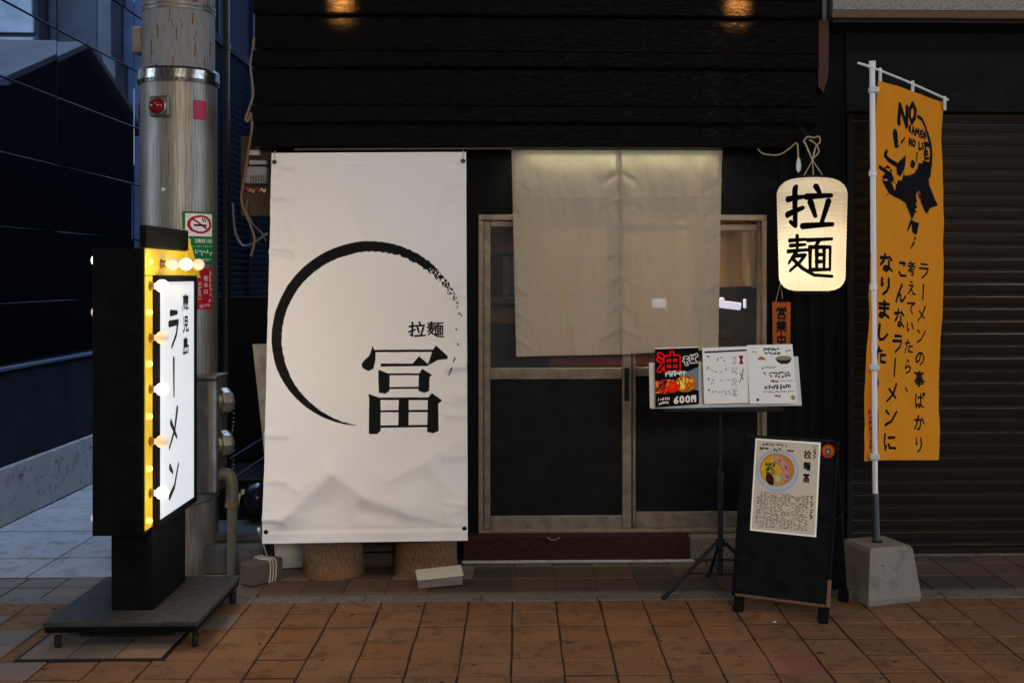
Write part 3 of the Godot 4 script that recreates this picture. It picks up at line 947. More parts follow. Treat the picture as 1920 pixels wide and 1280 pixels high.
# ------------------------------------------------------------------ shuttered shop on the right
func right_shop() -> void:
	var b := thing("shuttered_shop", "closed neighbouring shop with a dark slatted roller shutter", "shop building")
	var xl: float = 1.9348
	part(b, "wall", span(Vector3(xl - 0.02, 2.6323, -0.3), Vector3(7, 3.1701, 0.02), 0.004), mats.shutter_wall)
	part(b, "body", span(Vector3(xl - 0.0, 0.0, -5), Vector3(7, 3.1701, -0.31), 0.0), mats.shutter_wall)
	part(b, "guide_rail", span(Vector3(xl, 0.02, -0.16), Vector3(xl + 0.035, 2.6292, -0.02), 0.004), mats.iron)
	var h := 0.0742
	var prof := PackedVector2Array()
	for e in [Vector2(0.000, 0.0), Vector2(0.003, 0.004), Vector2(0.010, 0.30 * h), Vector2(0.0150, 0.60 * h), Vector2(0.0168, 0.74 * h), Vector2(0.0169, 0.77 * h), Vector2(0.0160, 0.805 * h), Vector2(0.0144, 0.835 * h), Vector2(0.0115, 0.87 * h), Vector2(0.006, 0.905 * h), Vector2(0.0, 0.92 * h), Vector2(0.0, h - 0.0005), Vector2(-0.004, h - 0.0005), Vector2(-0.004, 0.0)]:
		prof.append(e)
	var slat := prism(prof, 4.6)
	slat.generate_normals()
	var sm := slat.commit()
	var y0: float = -0.0014
	var rng := rng_of(41)
	for k in 36:
		part(b, "slat", sm, mats.shutter, Vector3(xl + 0.036, y0 + h * k, -0.1 + rng.randf_range(-0.002, 0.002)), Vector3(0, -PI / 2 + rng.randf_range(-0.0012, 0.0012), rng.randf_range(-0.035, 0.035)))
	part(b, "bottom_bar", span(Vector3(xl + 0.036, y0 - 0.045, -0.125), Vector3(7, y0 - 0.002, -0.08), 0.006), mats.iron)
	part(b, "sill", span(Vector3(xl - 0.0, 0.0, -0.3), Vector3(7, y0 - 0.047, -0.03), 0.006), mats.concrete)
	# cornice and the stucco above it
	var cy: float = 3.1204
	var cl: float = 1.7612
	part(b, "cornice", span(Vector3(cl, cy, 0.0), Vector3(7, cy + 0.05, 0.3), 0.006), mats.copper_edge)
	part(b, "cornice_lip", span(Vector3(cl + 0.01, cy - 0.022, 0.0), Vector3(7, cy - 0.001, 0.28), 0.004), mats.iron)
	part(b, "stucco_wall", span(Vector3(cl + 0.02, cy + 0.052, 0.0), Vector3(7, 6.4, 0.24), 0.004), mats.stucco)
	part(b, "corner_post", span(Vector3(1.7306, cy - 0.03, 0.003), Vector3(cl - 0.003, 6.4, 0.2), 0.004), mats.grey_clad)
	var br := prism(PackedVector2Array([Vector2(0.0, 3.1244), Vector2(0.062, 3.1244), Vector2(0.058, 2.809), Vector2(0.03, 2.7119), Vector2(0.0, 2.7483)]), 0.19)
	part(b, "rusty_bracket", br, mats.rust, Vector3(1.702, 0, 0.22))

func street_surroundings() -> void:
	var r := part(self, "street_roof", span(Vector3(-16, 6.4, -0.3), Vector3(16, 6.6, 13), 0.0), mats.grey_clad)
	r.set_meta("kind", "structure")
	var o := thing("opposite_building", "plain row of shop fronts across the street with one lit sign box", "building", Vector3(0, 0, 10))
	part(o, "wall", span(Vector3(-16, 0, 0), Vector3(16, 6.4, 0.4), 0.0), mats.grey_clad)
	part(o, "sign_box", span(Vector3(-1.05, 2.4, -0.18), Vector3(4.25, 3.6, 0.0), 0.02), mats.white_plastic)
	part(o, "lit_sign", span(Vector3(-1.0, 2.45, -0.2), Vector3(4.2, 3.55, -0.181), 0.0), glow(Color(0.98, 0.985, 0.97), 2.0))
	for k in 3:
		var l := thing("street_lamp", "flat white street lamp, %s under the shopping street roof" % ["west of the shop", "straight before the shop", "before the shuttered shop"][k], "lamp", Vector3(-3.2 + 4.6 * k, 5.45, 5.2), 0.0, "lamps under the street roof")
		part(l, "housing", span(Vector3(-0.85, 0.0, -0.25), Vector3(0.85, 0.08, 0.25), 0.01), mats.white_plastic)
		part(l, "lamp_panel", span(Vector3(-0.8, -0.012, -0.2), Vector3(0.8, -0.001, 0.2), 0.0), glow(Color(1.0, 0.86, 0.7), 5.0))
		for x in [-0.6, 0.6]:
			var rd := begin()
			tube(rd, [Vector3(x, 0.08, 0), Vector3(x, 0.95, 0)], 0.01, 8, false)
			part(l, "rod", rd, mats.iron)

# ------------------------------------------------------------------ utility pole and what is fixed to it
func pole_sheet(px: Vector3, r: float, a0: float, a1: float, y0: float, y1: float, out: float) -> SurfaceTool:
	var s := begin()
	var n := 10
	for side in [0, 1]:
		for i in n:
			s.set_smooth_group(side)
			var q := []
			for e in [[0, 0], [1, 0], [1, 1], [0, 1]]:
				var u := float(i + e[0]) / n
				var a := lerpf(a0, a1, u)
				var rr: float = r + out - 0.002 * side
				q.append([Vector3(sin(a) * rr, lerpf(y1, y0, e[1]), cos(a) * rr), Vector2(u, e[1])])
			var order := [0, 1, 2, 0, 2, 3] if side == 0 else [0, 2, 1, 0, 3, 2]
			for k in order:
				s.set_uv(q[k][1])
				s.add_vertex(q[k][0])
	return s

func utility_pole() -> void:
	var zc := 0.17
	var at := Vector3(-1.9372, 0, zc)
	var r := 0.213
	var b := thing("utility_pole", "grey street pole wrapped in a bright steel sleeve", "utility pole", at)
	var ysl: float = 2.7486
	var s := begin()
	lathe(s, [Vector2(r + 0.006, 0.0), Vector2(r + 0.004, 0.3), Vector2(r, 1.0), Vector2(r - 0.002, ysl)], 64)
	part(b, "steel_sleeve", s, mats.steel)
	s = begin()
	lathe(s, [Vector2(0.199, ysl + 0.03), Vector2(0.198, ysl + 1.2)], 56)
	part(b, "upper_pole", s, printed(rusty_metal(), 0.75))
	s = begin()
	lathe(s, [Vector2(0.198, ysl + 1.2), Vector2(0.195, 9.0)], 40)
	part(b, "upper_pole", s, mats.grey_clad)
	for y in [3.1427, 3.1664]:
		s = begin()
		lathe(s, [Vector2(0.198, y), Vector2(0.203, y + 0.002), Vector2(0.203, y + 0.014), Vector2(0.198, y + 0.016)], 56, Vector3.ZERO, Basis(), true)
		part(b, "steel_band", s, mats.steel_dull)
	s = begin()
	lathe(s, [Vector2(r - 0.01, ysl - 0.012), Vector2(r + 0.006, ysl - 0.012), Vector2(r + 0.010, ysl + 0.01), Vector2(r + 0.010, ysl + 0.058), Vector2(r + 0.004, ysl + 0.072), Vector2(0.197, ysl + 0.074)], 64, Vector3.ZERO, Basis(), true)
	part(b, "collar", s, mats.steel_bright)
	s = begin()
	tube(s, ring_points(r + 0.008, 0.36, 0.06), 0.004, 6, false)
	part(b, "tie_band", s, mats.steel_dull)
	# seam lip down the side
	part(b, "seam", span(Vector3(-0.004, 0.1, r - 0.004), Vector3(0.004, ysl - 0.015, r + 0.003), 0.001), mats.steel, Vector3.ZERO, Vector3(0, 0.46, 0))
	# small bracket at the left
	part(b, "bracket", span(Vector3(-0.245, 2.9173, -0.04), Vector3(-0.185, 3.0667, 0.06), 0.006), mats.steel_dull)
	# warning lamp and reflectors
	var ya: float = 2.5951
	var a := -0.185
	var base := part(b, "lamp_base", boxed(Vector3(0.115, 0.115, 0.03), 0.008), mats.steel_dull, Vector3(sin(a) * (r + 0.006), ya, cos(a) * (r + 0.006)), Vector3(0, a, 0))
	s = begin()
	lathe(s, [Vector2(0.052, 0.0), Vector2(0.052, 0.012), Vector2(0.044, 0.018), Vector2(0.044, 0.0)], 24, Vector3(0, 0, 0.015), Basis(Vector3(1, 0, 0), PI / 2), true)
	part(base, "lamp_rim", s, mats.steel)
	s = begin()
	lathe(s, [Vector2(0.044, 0.0), Vector2(0.042, 0.018), Vector2(0.034, 0.034), Vector2(0.02, 0.044), Vector2(0.0, 0.047)], 24, Vector3(-0.004, 0, 0.022), Basis(Vector3(1, 0, 0), PI / 2))
	part(base, "lamp_lens", s, mats.red_lens)
	var y0: float = 2.5328
	var y1: float = 2.6394
	part(b, "reflector", pole_sheet(at, r, 0.66, 1.03, y0, y1, 0.003), mats.red_tape)
	part(b, "reflector", pole_sheet(at, r, -1.5, -1.13, y0, y1, 0.003), mats.red_tape)
	part(b, "number_tag", pole_sheet(at, r, -0.15, -0.05, 2.1317, 2.1495, 0.004), mats.white_plastic)

	# green no smoking sign and red notice, bent round the sleeve
	var im := blank(192, 448, Color(0.08, 0.46, 0.20))
	poly(im, "14,16 178,16 178,210 14,210", Color(0.96, 0.92, 0.92))
	var p := "96,36 54,52 34,84 32,122 48,158 84,178 116,176 150,152 164,118 158,76 134,46 96,36"
	brush(im, p, 9, 9, Color(0.70, 0.10, 0.12))
	brush(im, "50,60 148,156", 7, 7, Color(0.70, 0.10, 0.12))
	poly(im, "58,108 136,108 136,124 58,124", Color(0.03, 0.03, 0.03))
	brush(im, "120,62 130,76 126,90;106,58 114,72 112,88", 4, 3, Color(0.12, 0.12, 0.12))
	var white := Color(0.86, 0.88, 0.84)
	var n := 0
	for ch in "NO SMOKING":
		if ch != " ":
			glyph(im, ch, 12 + n * 17.2, 232, 13, 34, 2.4, white, 1.0)
		n += 1
	scribble(im, 12, 288, 180, 300, 20, 1, 1.2, white, rng_of(3))
	scribble(im, 20, 316, 180, 366, 6, 1, 3.4, white, rng_of(4), 1.0)
	scribble(im, 96, 396, 172, 420, 5, 1, 2.4, white, rng_of(5), 1.0)
	var ns := thing("no_smoking_sign", "green no smoking notice on the steel sleeve of the pole", "sign", at)
	part(ns, "sheet", pole_sheet(at, r, 0.37, 1.3, 1.7306, 2.0207, 0.006), printed(im, 0.5))
	im = blank(128, 384, Color(0.70, 0.07, 0.09))
	for k in 3:
		glyph(im, ["送", "水", "口"][k], 56, 70 + 62 * k, 32, 46, 3.2, Color(0.8, 0.78, 0.74), 1.0)
	scribble(im, 98, 16, 118, 312, 1, 7, 4.5, Color(0.8, 0.78, 0.74), rng_of(6), 1.0)
	scribble(im, 12, 120, 34, 290, 1, 9, 3.4, Color(0.75, 0.72, 0.68), rng_of(7), 1.0)
	scribble(im, 20, 330, 110, 362, 6, 1, 3.2, Color(0.8, 0.78, 0.74), rng_of(8), 1.0)
	var rs := thing("red_notice", "narrow red notice below the green sign on the pole", "sign", at)
	part(rs, "sheet", pole_sheet(at, r, 0.71, 1.24, 1.479, 1.7069, 0.005), printed(im, 0.5))

	# fire hose inlet fixed to the pole
	var fi := thing("fire_hose_inlet", "steel fire hose inlet box with two capped outlets on the pole", "fire inlet", at)
	var yt: float = 1.1052
	var yb: float = 0.4775
	var fx := 0.19
	var fz := 0.10
	part(fi, "inlet_box", span(Vector3(0.07, yb, fz - 0.06), Vector3(0.285, yt, fz + 0.2), 0.014), mats.steel_dull)
	part(fi, "inlet_lid", span(Vector3(0.065, yt + 0.0005, fz - 0.07), Vector3(0.29, yt + 0.014, fz + 0.21), 0.004), mats.steel_dull)
	for k in 2:
		var cy: float = [0.974, 0.7387][k]
		s = begin()
		lathe(s, [Vector2(0.05, 0.0), Vector2(0.05, 0.02), Vector2(0.07, 0.022), Vector2(0.074, 0.03), Vector2(0.074, 0.062), Vector2(0.07, 0.075), Vector2(0.054, 0.085), Vector2(0.05, 0.09), Vector2(0.0, 0.092)], 8, Vector3(0.262, cy, fz + 0.11), Basis(Vector3(0, 1, 0), 0.62) * Basis(Vector3(0, 0, 1), -PI / 2), true)
		part(fi, "outlet_cap", s, mats.cap_metal)
		var e := Vector3(0.345, cy - 0.02, fz + 0.075)
		s = begin()
		for j in 14:
			var t := j / 13.0
			var q := e + Vector3(0.012 - 0.05 * t * t, -0.02 - 0.15 * sin(t * PI * 0.72), 0.012)
			var t2 := begin()
			box(s, q, Vector3(0.006, 0.013, 0.006), 0.002, Basis(Vector3(0, 0, 1), 0.6 if j % 2 else -0.6))
		part(fi, "chain", s, mats.steel_dull)
	s = begin()
	tube(s, [Vector3(0.27, 0.568, fz + 0.1), Vector3(0.31, 0.5739, fz + 0.1), Vector3(0.338, 0.5592, fz + 0.1), Vector3(0.348, 0.5033, fz + 0.1), Vector3(0.35, 0.4209, fz + 0.1)], 0.036, 14)
	part(fi, "elbow", s, mats.pipe_green)
	s = begin()
	tube(s, [Vector3(0.35, 0.4209, fz + 0.1), Vector3(0.35, 0.02, fz + 0.1)], 0.028, 14, false)
	part(fi, "down_pipe", s, mats.pipe_green)
	s = begin()
	lathe(s, [Vector2(0.03, 0), Vector2(0.04, 0.004), Vector2(0.04, 0.03), Vector2(0.03, 0.034)], 14, Vector3(0.35, 0.3915, fz + 0.1), Basis(), true)
	part(fi, "pipe_joint", s, mats.brass)

func ring_points(r: float, y: float, tilt: float) -> Array:
	var out := []
	for k in 33:
		var a := TAU * k / 32.0
		out.append(Vector3(sin(a) * r, y + tilt * sin(a), cos(a) * r))
	return out

# galvanised metal with rust runs: grains and streaks of rust with clear gaps between, seeded
func rusty_metal() -> Image:
	var im := blank(768, 640, Color(0.55, 0.54, 0.545))
	var n := FastNoiseLite.new()
	n.seed = 52
	n.frequency = 0.03
	var rng := rng_of(51)
	for y in 640:
		for x in 768:
			var g := 0.55 + 0.05 * n.get_noise_2d(x * 2.0, y * 0.35) + 0.03 * rng.randf_range(-1, 1)
			im.set_pixel(x, y, Color(g, g * 0.985, g * 0.985))
	for k in 420:
		var x := rng.randf() * 768.0
		var y := rng.randf() * 640.0
		if n.get_noise_2d(x * 0.6, 40.0) < -0.12:
			continue
		var c := Color(0.47, 0.29, 0.14).lerp(Color(0.34, 0.17, 0.06), rng.randf())
		var w := rng.randf_range(0.8, 3.6)
		for j in rng.randi_range(3, 46):
			x += rng.randf_range(-0.7, 0.7)
			if rng.randf() < 0.7:
				line(im, Vector2(x, y + j), Vector2(x, y + j + 1), w * rng.randf_range(0.4, 1.0), w * 0.5, im.get_pixel(clampi(int(x), 0, 767), clampi(int(y + j), 0, 639)).lerp(c, rng.randf_range(0.35, 0.95)))
	for k in 700:
		dab(im, rng.randi_range(0, 767), rng.randi_range(0, 639), Color(0.4, 0.24, 0.12), rng.randf_range(0.2, 0.8))
	return im

# ------------------------------------------------------------------ arrow sign on its trolley
func arrow_sign() -> void:
	var b := thing("arrow_sign", "black street sign on a wheeled base with round bulbs and a lit white panel", "illuminated sign")
	var pf := 1.60
	var pb := 0.80
	var xl := -2.125
	var xr := -1.44
	var s := begin()
	box(s, Vector3((xl + xr) / 2, 0.112, (pf + pb) / 2), Vector3(xr - xl, 0.024, pf - pb), 0.004)
	part(b, "base_top", s, mats.platform)
	part(b, "base_skirt", span(Vector3(xl + 0.005, 0.075, pb + 0.005), Vector3(xr - 0.005, 0.099, pf - 0.005), 0.003), mats.black_paint)
	for q in [[xl + 0.05, pf - 0.04], [xr - 0.03, pf - 0.05], [xr - 0.03, pb + 0.06], [xl + 0.05, pb + 0.06]]:
		s = begin()
		box(s, Vector3(0, 0.0715, 0), Vector3(0.05, 0.005, 0.05), 0.002)
		box(s, Vector3(-0.017, 0.045, 0.012), Vector3(0.004, 0.05, 0.03), 0.001, Basis(Vector3(1, 0, 0), 0.3))
		box(s, Vector3(0.017, 0.045, 0.012), Vector3(0.004, 0.05, 0.03), 0.001, Basis(Vector3(1, 0, 0), 0.3))
		var c := part(b, "caster", s, mats.brass, Vector3(q[0], 0, q[1]), Vector3(0, 0.5, 0))
		s = begin()
		lathe(s, [Vector2(0.008, -0.012), Vector2(0.027, -0.012), Vector2(0.031, -0.008), Vector2(0.031, 0.008), Vector2(0.027, 0.012), Vector2(0.008, 0.012)], 20, Vector3(0, 0.031, 0.016), Basis(Vector3(0, 0, 1), PI / 2))
		part(c, "wheel", s, mats.rubber)
	# weight under the base
	part(b, "ballast", span(Vector3(xl + 0.12, 0.03, pb + 0.12), Vector3(xr - 0.14, 0.0745, pf - 0.10), 0.006), mats.rubber)
	part(b, "post", span(Vector3(-1.885, 0.1245, 0.90), Vector3(-1.692, 0.54, 1.42), 0.004), mats.black_paint)
	# tall shell: its end faces the street
	var x0 := -1.93
	var x1 := -1.70
	part(b, "shell", span(Vector3(x0, 0.492, 0.74), Vector3(x1, 1.79, 1.535), 0.004), mats.black_paint)
	# face towards the right: yellow strip, frame, lit panel
	var zf := 1.53
	part(b, "yellow_strip", span(Vector3(x1 + 0.0005, 0.512, 1.425), Vector3(x1 + 0.006, 1.665, zf), 0.001), mats.yellow)
	part(b, "yellow_band", span(Vector3(x1 + 0.0005, 1.668, 0.80), Vector3(x1 + 0.006, 1.79, zf), 0.001), mats.yellow)
	var head := prism(PackedVector2Array([Vector2(-0.88, 1.90), Vector2(-0.62, 1.655), Vector2(-0.88, 1.655)]), 0.03)
	part(b, "arrow_head", head, mats.yellow, Vector3(x1 + 0.008, 0, 0), Vector3(0, PI / 2, 0))
	part(b, "hood", span(Vector3(x1 - 0.02, 1.793, 0.86), Vector3(x1 + 0.012, 1.895, 1.535), 0.004), mats.black_paint)
	var fr := begin()
	var pz0 := 0.755
	var pz1 := 1.40
	box(fr, Vector3(x1 + 0.014, 1.652, (pz0 + pz1) / 2), Vector3(0.026, 0.03, pz1 - pz0), 0.003)
	box(fr, Vector3(x1 + 0.014, 0.512, (pz0 + pz1) / 2), Vector3(0.026, 0.03, pz1 - pz0), 0.003)
	box(fr, Vector3(x1 + 0.014, 1.082, pz0 + 0.015), Vector3(0.026, 1.11, 0.03), 0.003)
	box(fr, Vector3(x1 + 0.014, 1.082, pz1 - 0.012), Vector3(0.026, 1.11, 0.024), 0.003)
	part(b, "panel_frame", fr, mats.black_paint)
	var im := blank(256, 448, Color(0.93, 0.955, 0.97))
	var ink := Color(0.01, 0.01, 0.012)
	for k in 4:
		glyph(im, ["ラ", "ー", "メ", "ン"][k], 62, 50 + 98 * k, 84, 80, 6.6, ink, 0.6)
	for k in 3:
		glyph(im, ["鹿", "児", "島"][k], 166, 26 + 44 * k, 50, 34, 2.4, ink, 0.9)
	var pm := StandardMaterial3D.new()
	var pt := ImageTexture.create_from_image(im)
	pm.albedo_texture = pt
	pm.albedo_color = Color(0.8, 0.8, 0.8)
	pm.roughness = 0.3
	pm.emission_enabled = true
	pm.emission_texture = pt
	pm.emission = Color.BLACK
	pm.emission_energy_multiplier = 0.62
	pm.texture_repeat = false
	var xs := x1 + 0.018
	part(b, "lit_panel", sheet(Vector3(xs, 1.638, pz1 - 0.024), Vector3(xs, 1.638, pz0 + 0.03), Vector3(xs, 0.526, pz1 - 0.024), Vector3(xs, 0.526, pz0 + 0.03), 4, 4, 0.006), pm)
	area("sign_panel_light", Vector3(xs + 0.02, 1.08, (pz0 + pz1) / 2), Vector3(1, 0, 0), Vector2(0.58, 1.1), Color(0.86, 0.93, 1.0), 0.10)
	# bulbs
	var globe := begin()
	var prof := [Vector2(0.011, -0.052), Vector2(0.0125, -0.027)]
	for k in 11:
		var a := -1.2 + (PI / 2 + 1.2) * k / 10.0
		prof.append(Vector2(cos(a) * 0.030, sin(a) * 0.030))
	lathe(globe, prof, 20)
	globe.generate_normals()
	var gm := globe.commit()
	var small := begin()
	var sp := []
	for k in 9:
		var a := PI * (k / 8.0 - 0.5)
		sp.append(Vector2(cos(a) * 0.015, sin(a) * 0.015))
	lathe(small, sp, 14)
	small.generate_normals()
	var smm := small.commit()
	var lit := glow(Color(1.0, 0.95, 0.86), 4.0)
	var dim := glow(Color(1.0, 0.80, 0.60), 0.42, Color(0.8, 0.7, 0.6))
	var amber := glow(Color(1.0, 0.6, 0.15), 3.0)
	var turn := Vector3(0, 0, -PI / 2)
	var sk := begin()
	lathe(sk, [Vector2(0.0, -0.058), Vector2(0.021, -0.058), Vector2(0.021, -0.052), Vector2(0.0155, -0.050), Vector2(0.0165, -0.034), Vector2(0.012, -0.032)], 18, Vector3.ZERO, Basis(), true)
	sk.generate_normals()
	var skm := sk.commit()
	for k in 5:
		var y: float = [1.6183, 1.3825, 1.1467, 0.9085, 0.6727][k]
		var on := k % 2 == 0
		part(part(b, "bulb", gm, lit if on else dim, Vector3(x1 + 0.062, y, 1.465), turn), "socket", skm, mats.brass)
		omni("sign_bulb_light", Vector3(x1 + 0.062, y, 1.465), Color(1.0, 0.86, 0.68), 0.05 if on else 0.012, 0.025)
		var y2: float = [1.4989, 1.2668, 1.0275, 0.7906, 0.5537][k]
		part(b, "small_bulb", smm, amber, Vector3(x1 + 0.017, y2, 1.507))
		omni("sign_small_bulb_light", Vector3(x1 + 0.017, y2, 1.507), Color(1.0, 0.78, 0.42), 0.012, 0.012)
	for k in 4:
		var z: float = [1.50, 1.30, 1.08, 0.86][k]
		var on := k == 2
		if k == 0:
			part(b, "small_bulb", smm, amber, Vector3(x1 + 0.017, 1.73, z))
		else:
			part(part(b, "bulb", gm, lit if on else dim, Vector3(x1 + 0.062, 1.722, z), turn), "socket", skm, mats.brass)
		omni("sign_top_bulb_light", Vector3(x1 + (0.017 if k == 0 else 0.062), 1.73 if k == 0 else 1.722, z), Color(1.0, 0.82, 0.6), 0.045 if on else 0.015, 0.025)
	for k in 3:
		var y: float = [1.7362, 1.498, 0.5524][k]
		part(b, "bulb", gm, glow(Color(0.85, 1.0, 0.92), 4.0) if k == 0 else dim, Vector3(x0 - 0.012, y, 1.43), Vector3(0, 0, PI / 2))
		if k == 0:
			omni("sign_far_bulb_light", Vector3(x0 - 0.012, y, 1.43), Color(0.8, 1.0, 0.92), 0.03, 0.03)

# ------------------------------------------------------------------ white banner with the brush ring
func ridge(p: Vector2, a: Vector2, b: Vector2, w: float) -> float:
	var d := b - a
	var t := clampf((p - a).dot(d) / d.length_squared(), 0, 1)
	var q := p.distance_to(a + d * t) / w
	return exp(-q * q) * (1.0 - 0.5 * absf(t - 0.5))

func crease(p: Vector2, a: Vector2, b: Vector2, w: float) -> float:
	var d := b - a
	var t := clampf((p - a).dot(d) / d.length_squared(), 0, 1)
	var q := p.distance_to(a + d * t) / w
	return exp(-sqrt(q * q + 0.02)) * (1.0 - 0.4 * absf(t - 0.5))

func banner() -> void:
	var im := blank(512, 1024, Color(0.93, 0.92, 0.905))
	var ink := Color(0.05, 0.042, 0.042)
	# ring, by angle round its centre
	var c := Vector2(258.5, 491.7)
	var rx: float = 246.8
	var ry: float = 250.4
	var n := FastNoiseLite.new()
	n.seed = 5
	n.frequency = 0.06
	n.fractal_octaves = 3
	for y in range(int(c.y - ry * 1.2), int(c.y + ry * 1.2)):
		for x in range(0, 512):
			var d := Vector2((x + 0.5 - c.x) / rx, (y + 0.5 - c.y) / ry)
			var rr := d.length()
			if rr < 0.8 or rr > 1.06:
				continue
			var a := fposmod(rad_to_deg(atan2(d.y, d.x)), 360.0)
			if a < 97.0 or a > 349.0:
				continue
			var w: float
			if a < 130.0:
				w = lerpf(0.004, 0.062, (a - 97) / 33)
			elif a < 160.0:
				w = lerpf(0.062, 0.098, (a - 130) / 30)
			elif a < 255.0:
				w = lerpf(0.098, 0.118, (a - 160) / 95)
			elif a < 300.0:
				w = lerpf(0.118, 0.095, (a - 255) / 45)
			else:
				w = lerpf(0.095, 0.035, (a - 300) / 49)
			var outer := 1.0 if a > 160.0 else lerpf(0.945, 1.0, (a - 97) / 63)
			var dry := clampf((a - 258) / 62, 0, 1)
			var wob: float = n.get_noise_2d(x, y) * 0.02 * (0.25 + dry * 1.3)
			var e := minf(outer + wob * 0.4 - rr, rr - (outer - w) + wob)
			var cover := clampf(e * rx + 0.5, 0, 1)
			if a > 312.0 and n.get_noise_2d(x * 2.6 + 90, y * 1.3) > lerpf(0.32, -0.22, (a - 312) / 30):
				cover = 0.0
			dab(im, x, y, ink, cover)
	brush(im, "484,477 486,480;488,516 490,520;481,554 477,564", 1.6, 1.2, ink)
	brush(im, "473,581 465,599", 1.8, 1.0, ink)
	# the large character, drawn stroke by stroke as outlines
	poly(im, "269,519 277,538 277,556 272,579 259,585 244,577 241,567 249,556 261,545 266,531;273,530 425,531 425,537 273,536;432,520 462,548 462,556 438,558 411,573 424,533;291,566 413,568 411,574 291,574;371,569 389,548 413,570", ink)
	poly(im, "285,582 314,594 314,637 304,645 287,642 285,603;312,592 391,593 391,598 312,597;397,581 422,597 416,604 415,639 402,644 388,638 389,595;312,628 391,628 391,633 312,633", ink)
	poly(im, "260,645 291,656 292,741 283,749 263,749 262,740 262,657;289,655 415,656 415,663 289,661;338,658 363,659 363,729 337,728;422,645 448,664 438,673 439,743 425,749 410,745 412,657;290,688 414,688 414,694 290,693;290,727 414,727 414,733 290,733", ink)
	var gr := rng_of(17)
	for y in 1024:
		var row := gr.randf_range(0.994, 1.0)
		for x in 512:
			im.set_pixel(x, y, im.get_pixel(x, y) * row * gr.randf_range(0.95, 1.0))
	var p := points("362,457 450,499")
	glyph(im, "拉", p[0].x, p[0].y, 43, p[1].y - p[0].y, 2.6, ink, 0.8)
	glyph(im, "麺", p[0].x + 47, p[0].y, 43, p[1].y - p[0].y, 2.2, ink, 0.8)
	var rng := rng_of(8)
	var small := FastNoiseLite.new()
	small.seed = 12
	small.frequency = 3.4
	small.fractal_octaves = 3
	var side := []
	for k in 34:
		side.append([rng.randf(), rng.randf_range(0.012, 0.04), rng.randf_range(0.006, 0.014), k % 2, rng.randf_range(-0.4, 0.5)])
	var bend := func(u: float, v: float) -> float:
		var q := Vector2(u, v * 1.9)
		var d := 0.0
		# gathered folds of the lower part
		d += 0.0432 * crease(q, Vector2(0.03, 1.86), Vector2(0.335, 1.575), 0.075)
		d += 0.0374 * crease(q, Vector2(0.335, 1.575), Vector2(0.50, 1.69), 0.075)
		d += 0.0331 * crease(q, Vector2(0.50, 1.69), Vector2(0.70, 1.77), 0.07)
		d += 0.0274 * crease(q, Vector2(0.70, 1.77), Vector2(0.97, 1.84), 0.06)
		d -= 0.0216 * ridge(q, Vector2(0.50, 1.76), Vector2(0.86, 1.83), 0.05)
		d -= 0.0158 * ridge(q, Vector2(0.20, 1.76), Vector2(0.36, 1.70), 0.06)
		d += 0.0173 * crease(q, Vector2(0.335, 1.575), Vector2(0.22, 1.44), 0.04)
		d += 0.0187 * crease(q, Vector2(0.62, 1.615), Vector2(0.97, 1.43), 0.05)
		d += 0.0144 * crease(q, Vector2(0.80, 1.545), Vector2(0.96, 1.70), 0.05)
		d -= 0.0101 * ridge(q, Vector2(0.55, 1.68), Vector2(0.78, 1.60), 0.05)
		d += 0.0130 * crease(q, Vector2(0.04, 1.58), Vector2(0.17, 1.65), 0.03)
		d += 0.0115 * crease(q, Vector2(0.17, 1.65), Vector2(0.26, 1.60), 0.03)
		d += 0.0101 * crease(q, Vector2(0.03, 1.74), Vector2(0.20, 1.78), 0.03)
		# pulls from the upper corners and a long soft fold down the middle
		d -= 0.012 * ridge(q, Vector2(0.02, 0.07), Vector2(0.13, 0.42), 0.03)
		d -= 0.010 * ridge(q, Vector2(0.98, 0.07), Vector2(0.86, 0.40), 0.035)
		d += 0.010 * ridge(q, Vector2(0.36, 0.14), Vector2(0.54, 0.62), 0.05)
		d += 0.006 * sin(u * 9.0 + v * 2.0) * (0.4 + v) + 0.012 * small.get_noise_2d(u * 0.5, v)
		for e in side:
			var edge: float = u if e[3] == 0 else 1.0 - u
			d += e[2] * ridge(Vector2(edge, v), Vector2(0.0, e[0]), Vector2(0.11, e[0] + 0.03 * e[4]), e[1] * 0.35)
		# welded hems top and bottom
		var hem := 0.004 if v < 0.026 or v > 0.974 else 0.0
		hem -= 0.003 * exp(-pow((v - 0.031) / 0.004, 2.0)) + 0.003 * exp(-pow((v - 0.969) / 0.004, 2.0))
		return hem + d * clampf((v - 0.004) * 22.0, 0.15, 1.0) * clampf((1.0 - v) * 18.0, 0.12, 1.0)
	var b := thing("white_banner", "tall white cloth banner with a black brush ring and characters", "banner")
	var bm := printed(im, 0.62)
	bm.backlight_enabled = true
	bm.backlight = Color(0.12, 0.12, 0.12)
	var tl: Vector3 = Vector3(-1.3916, 2.352, 0.27)
	var tr: Vector3 = Vector3(-0.3038, 2.3609, 0.27)
	var bl: Vector3 = Vector3(-1.3809, 0.2309, 0.55)
	var br: Vector3 = Vector3(-0.2823, 0.2415, 0.55)
	part(b, "cloth", sheet(tl, tr, bl, br, 110, 240, 0.0025, bend), bm)
	for e in [[0.016, 0.024], [0.984, 0.024], [0.018, 0.970], [0.984, 0.970]]:
		var g := begin()
		lathe(g, [Vector2(0.0, 0.001), Vector2(0.0045, 0.0012), Vector2(0.0055, 0.003), Vector2(0.010, 0.004), Vector2(0.0125, 0.002), Vector2(0.0115, -0.004)], 18, Vector3.ZERO, Basis(Vector3(1, 0, 0), PI / 2 + 0.13))
		var pos: Vector3 = tl.lerp(tr, e[0]).lerp(bl.lerp(br, e[0]), e[1])
		part(b, "grommet", g, mats.iron, pos + Vector3(0, 0, 0.004 + maxf(0.0, bend.call(e[0], e[1]))))
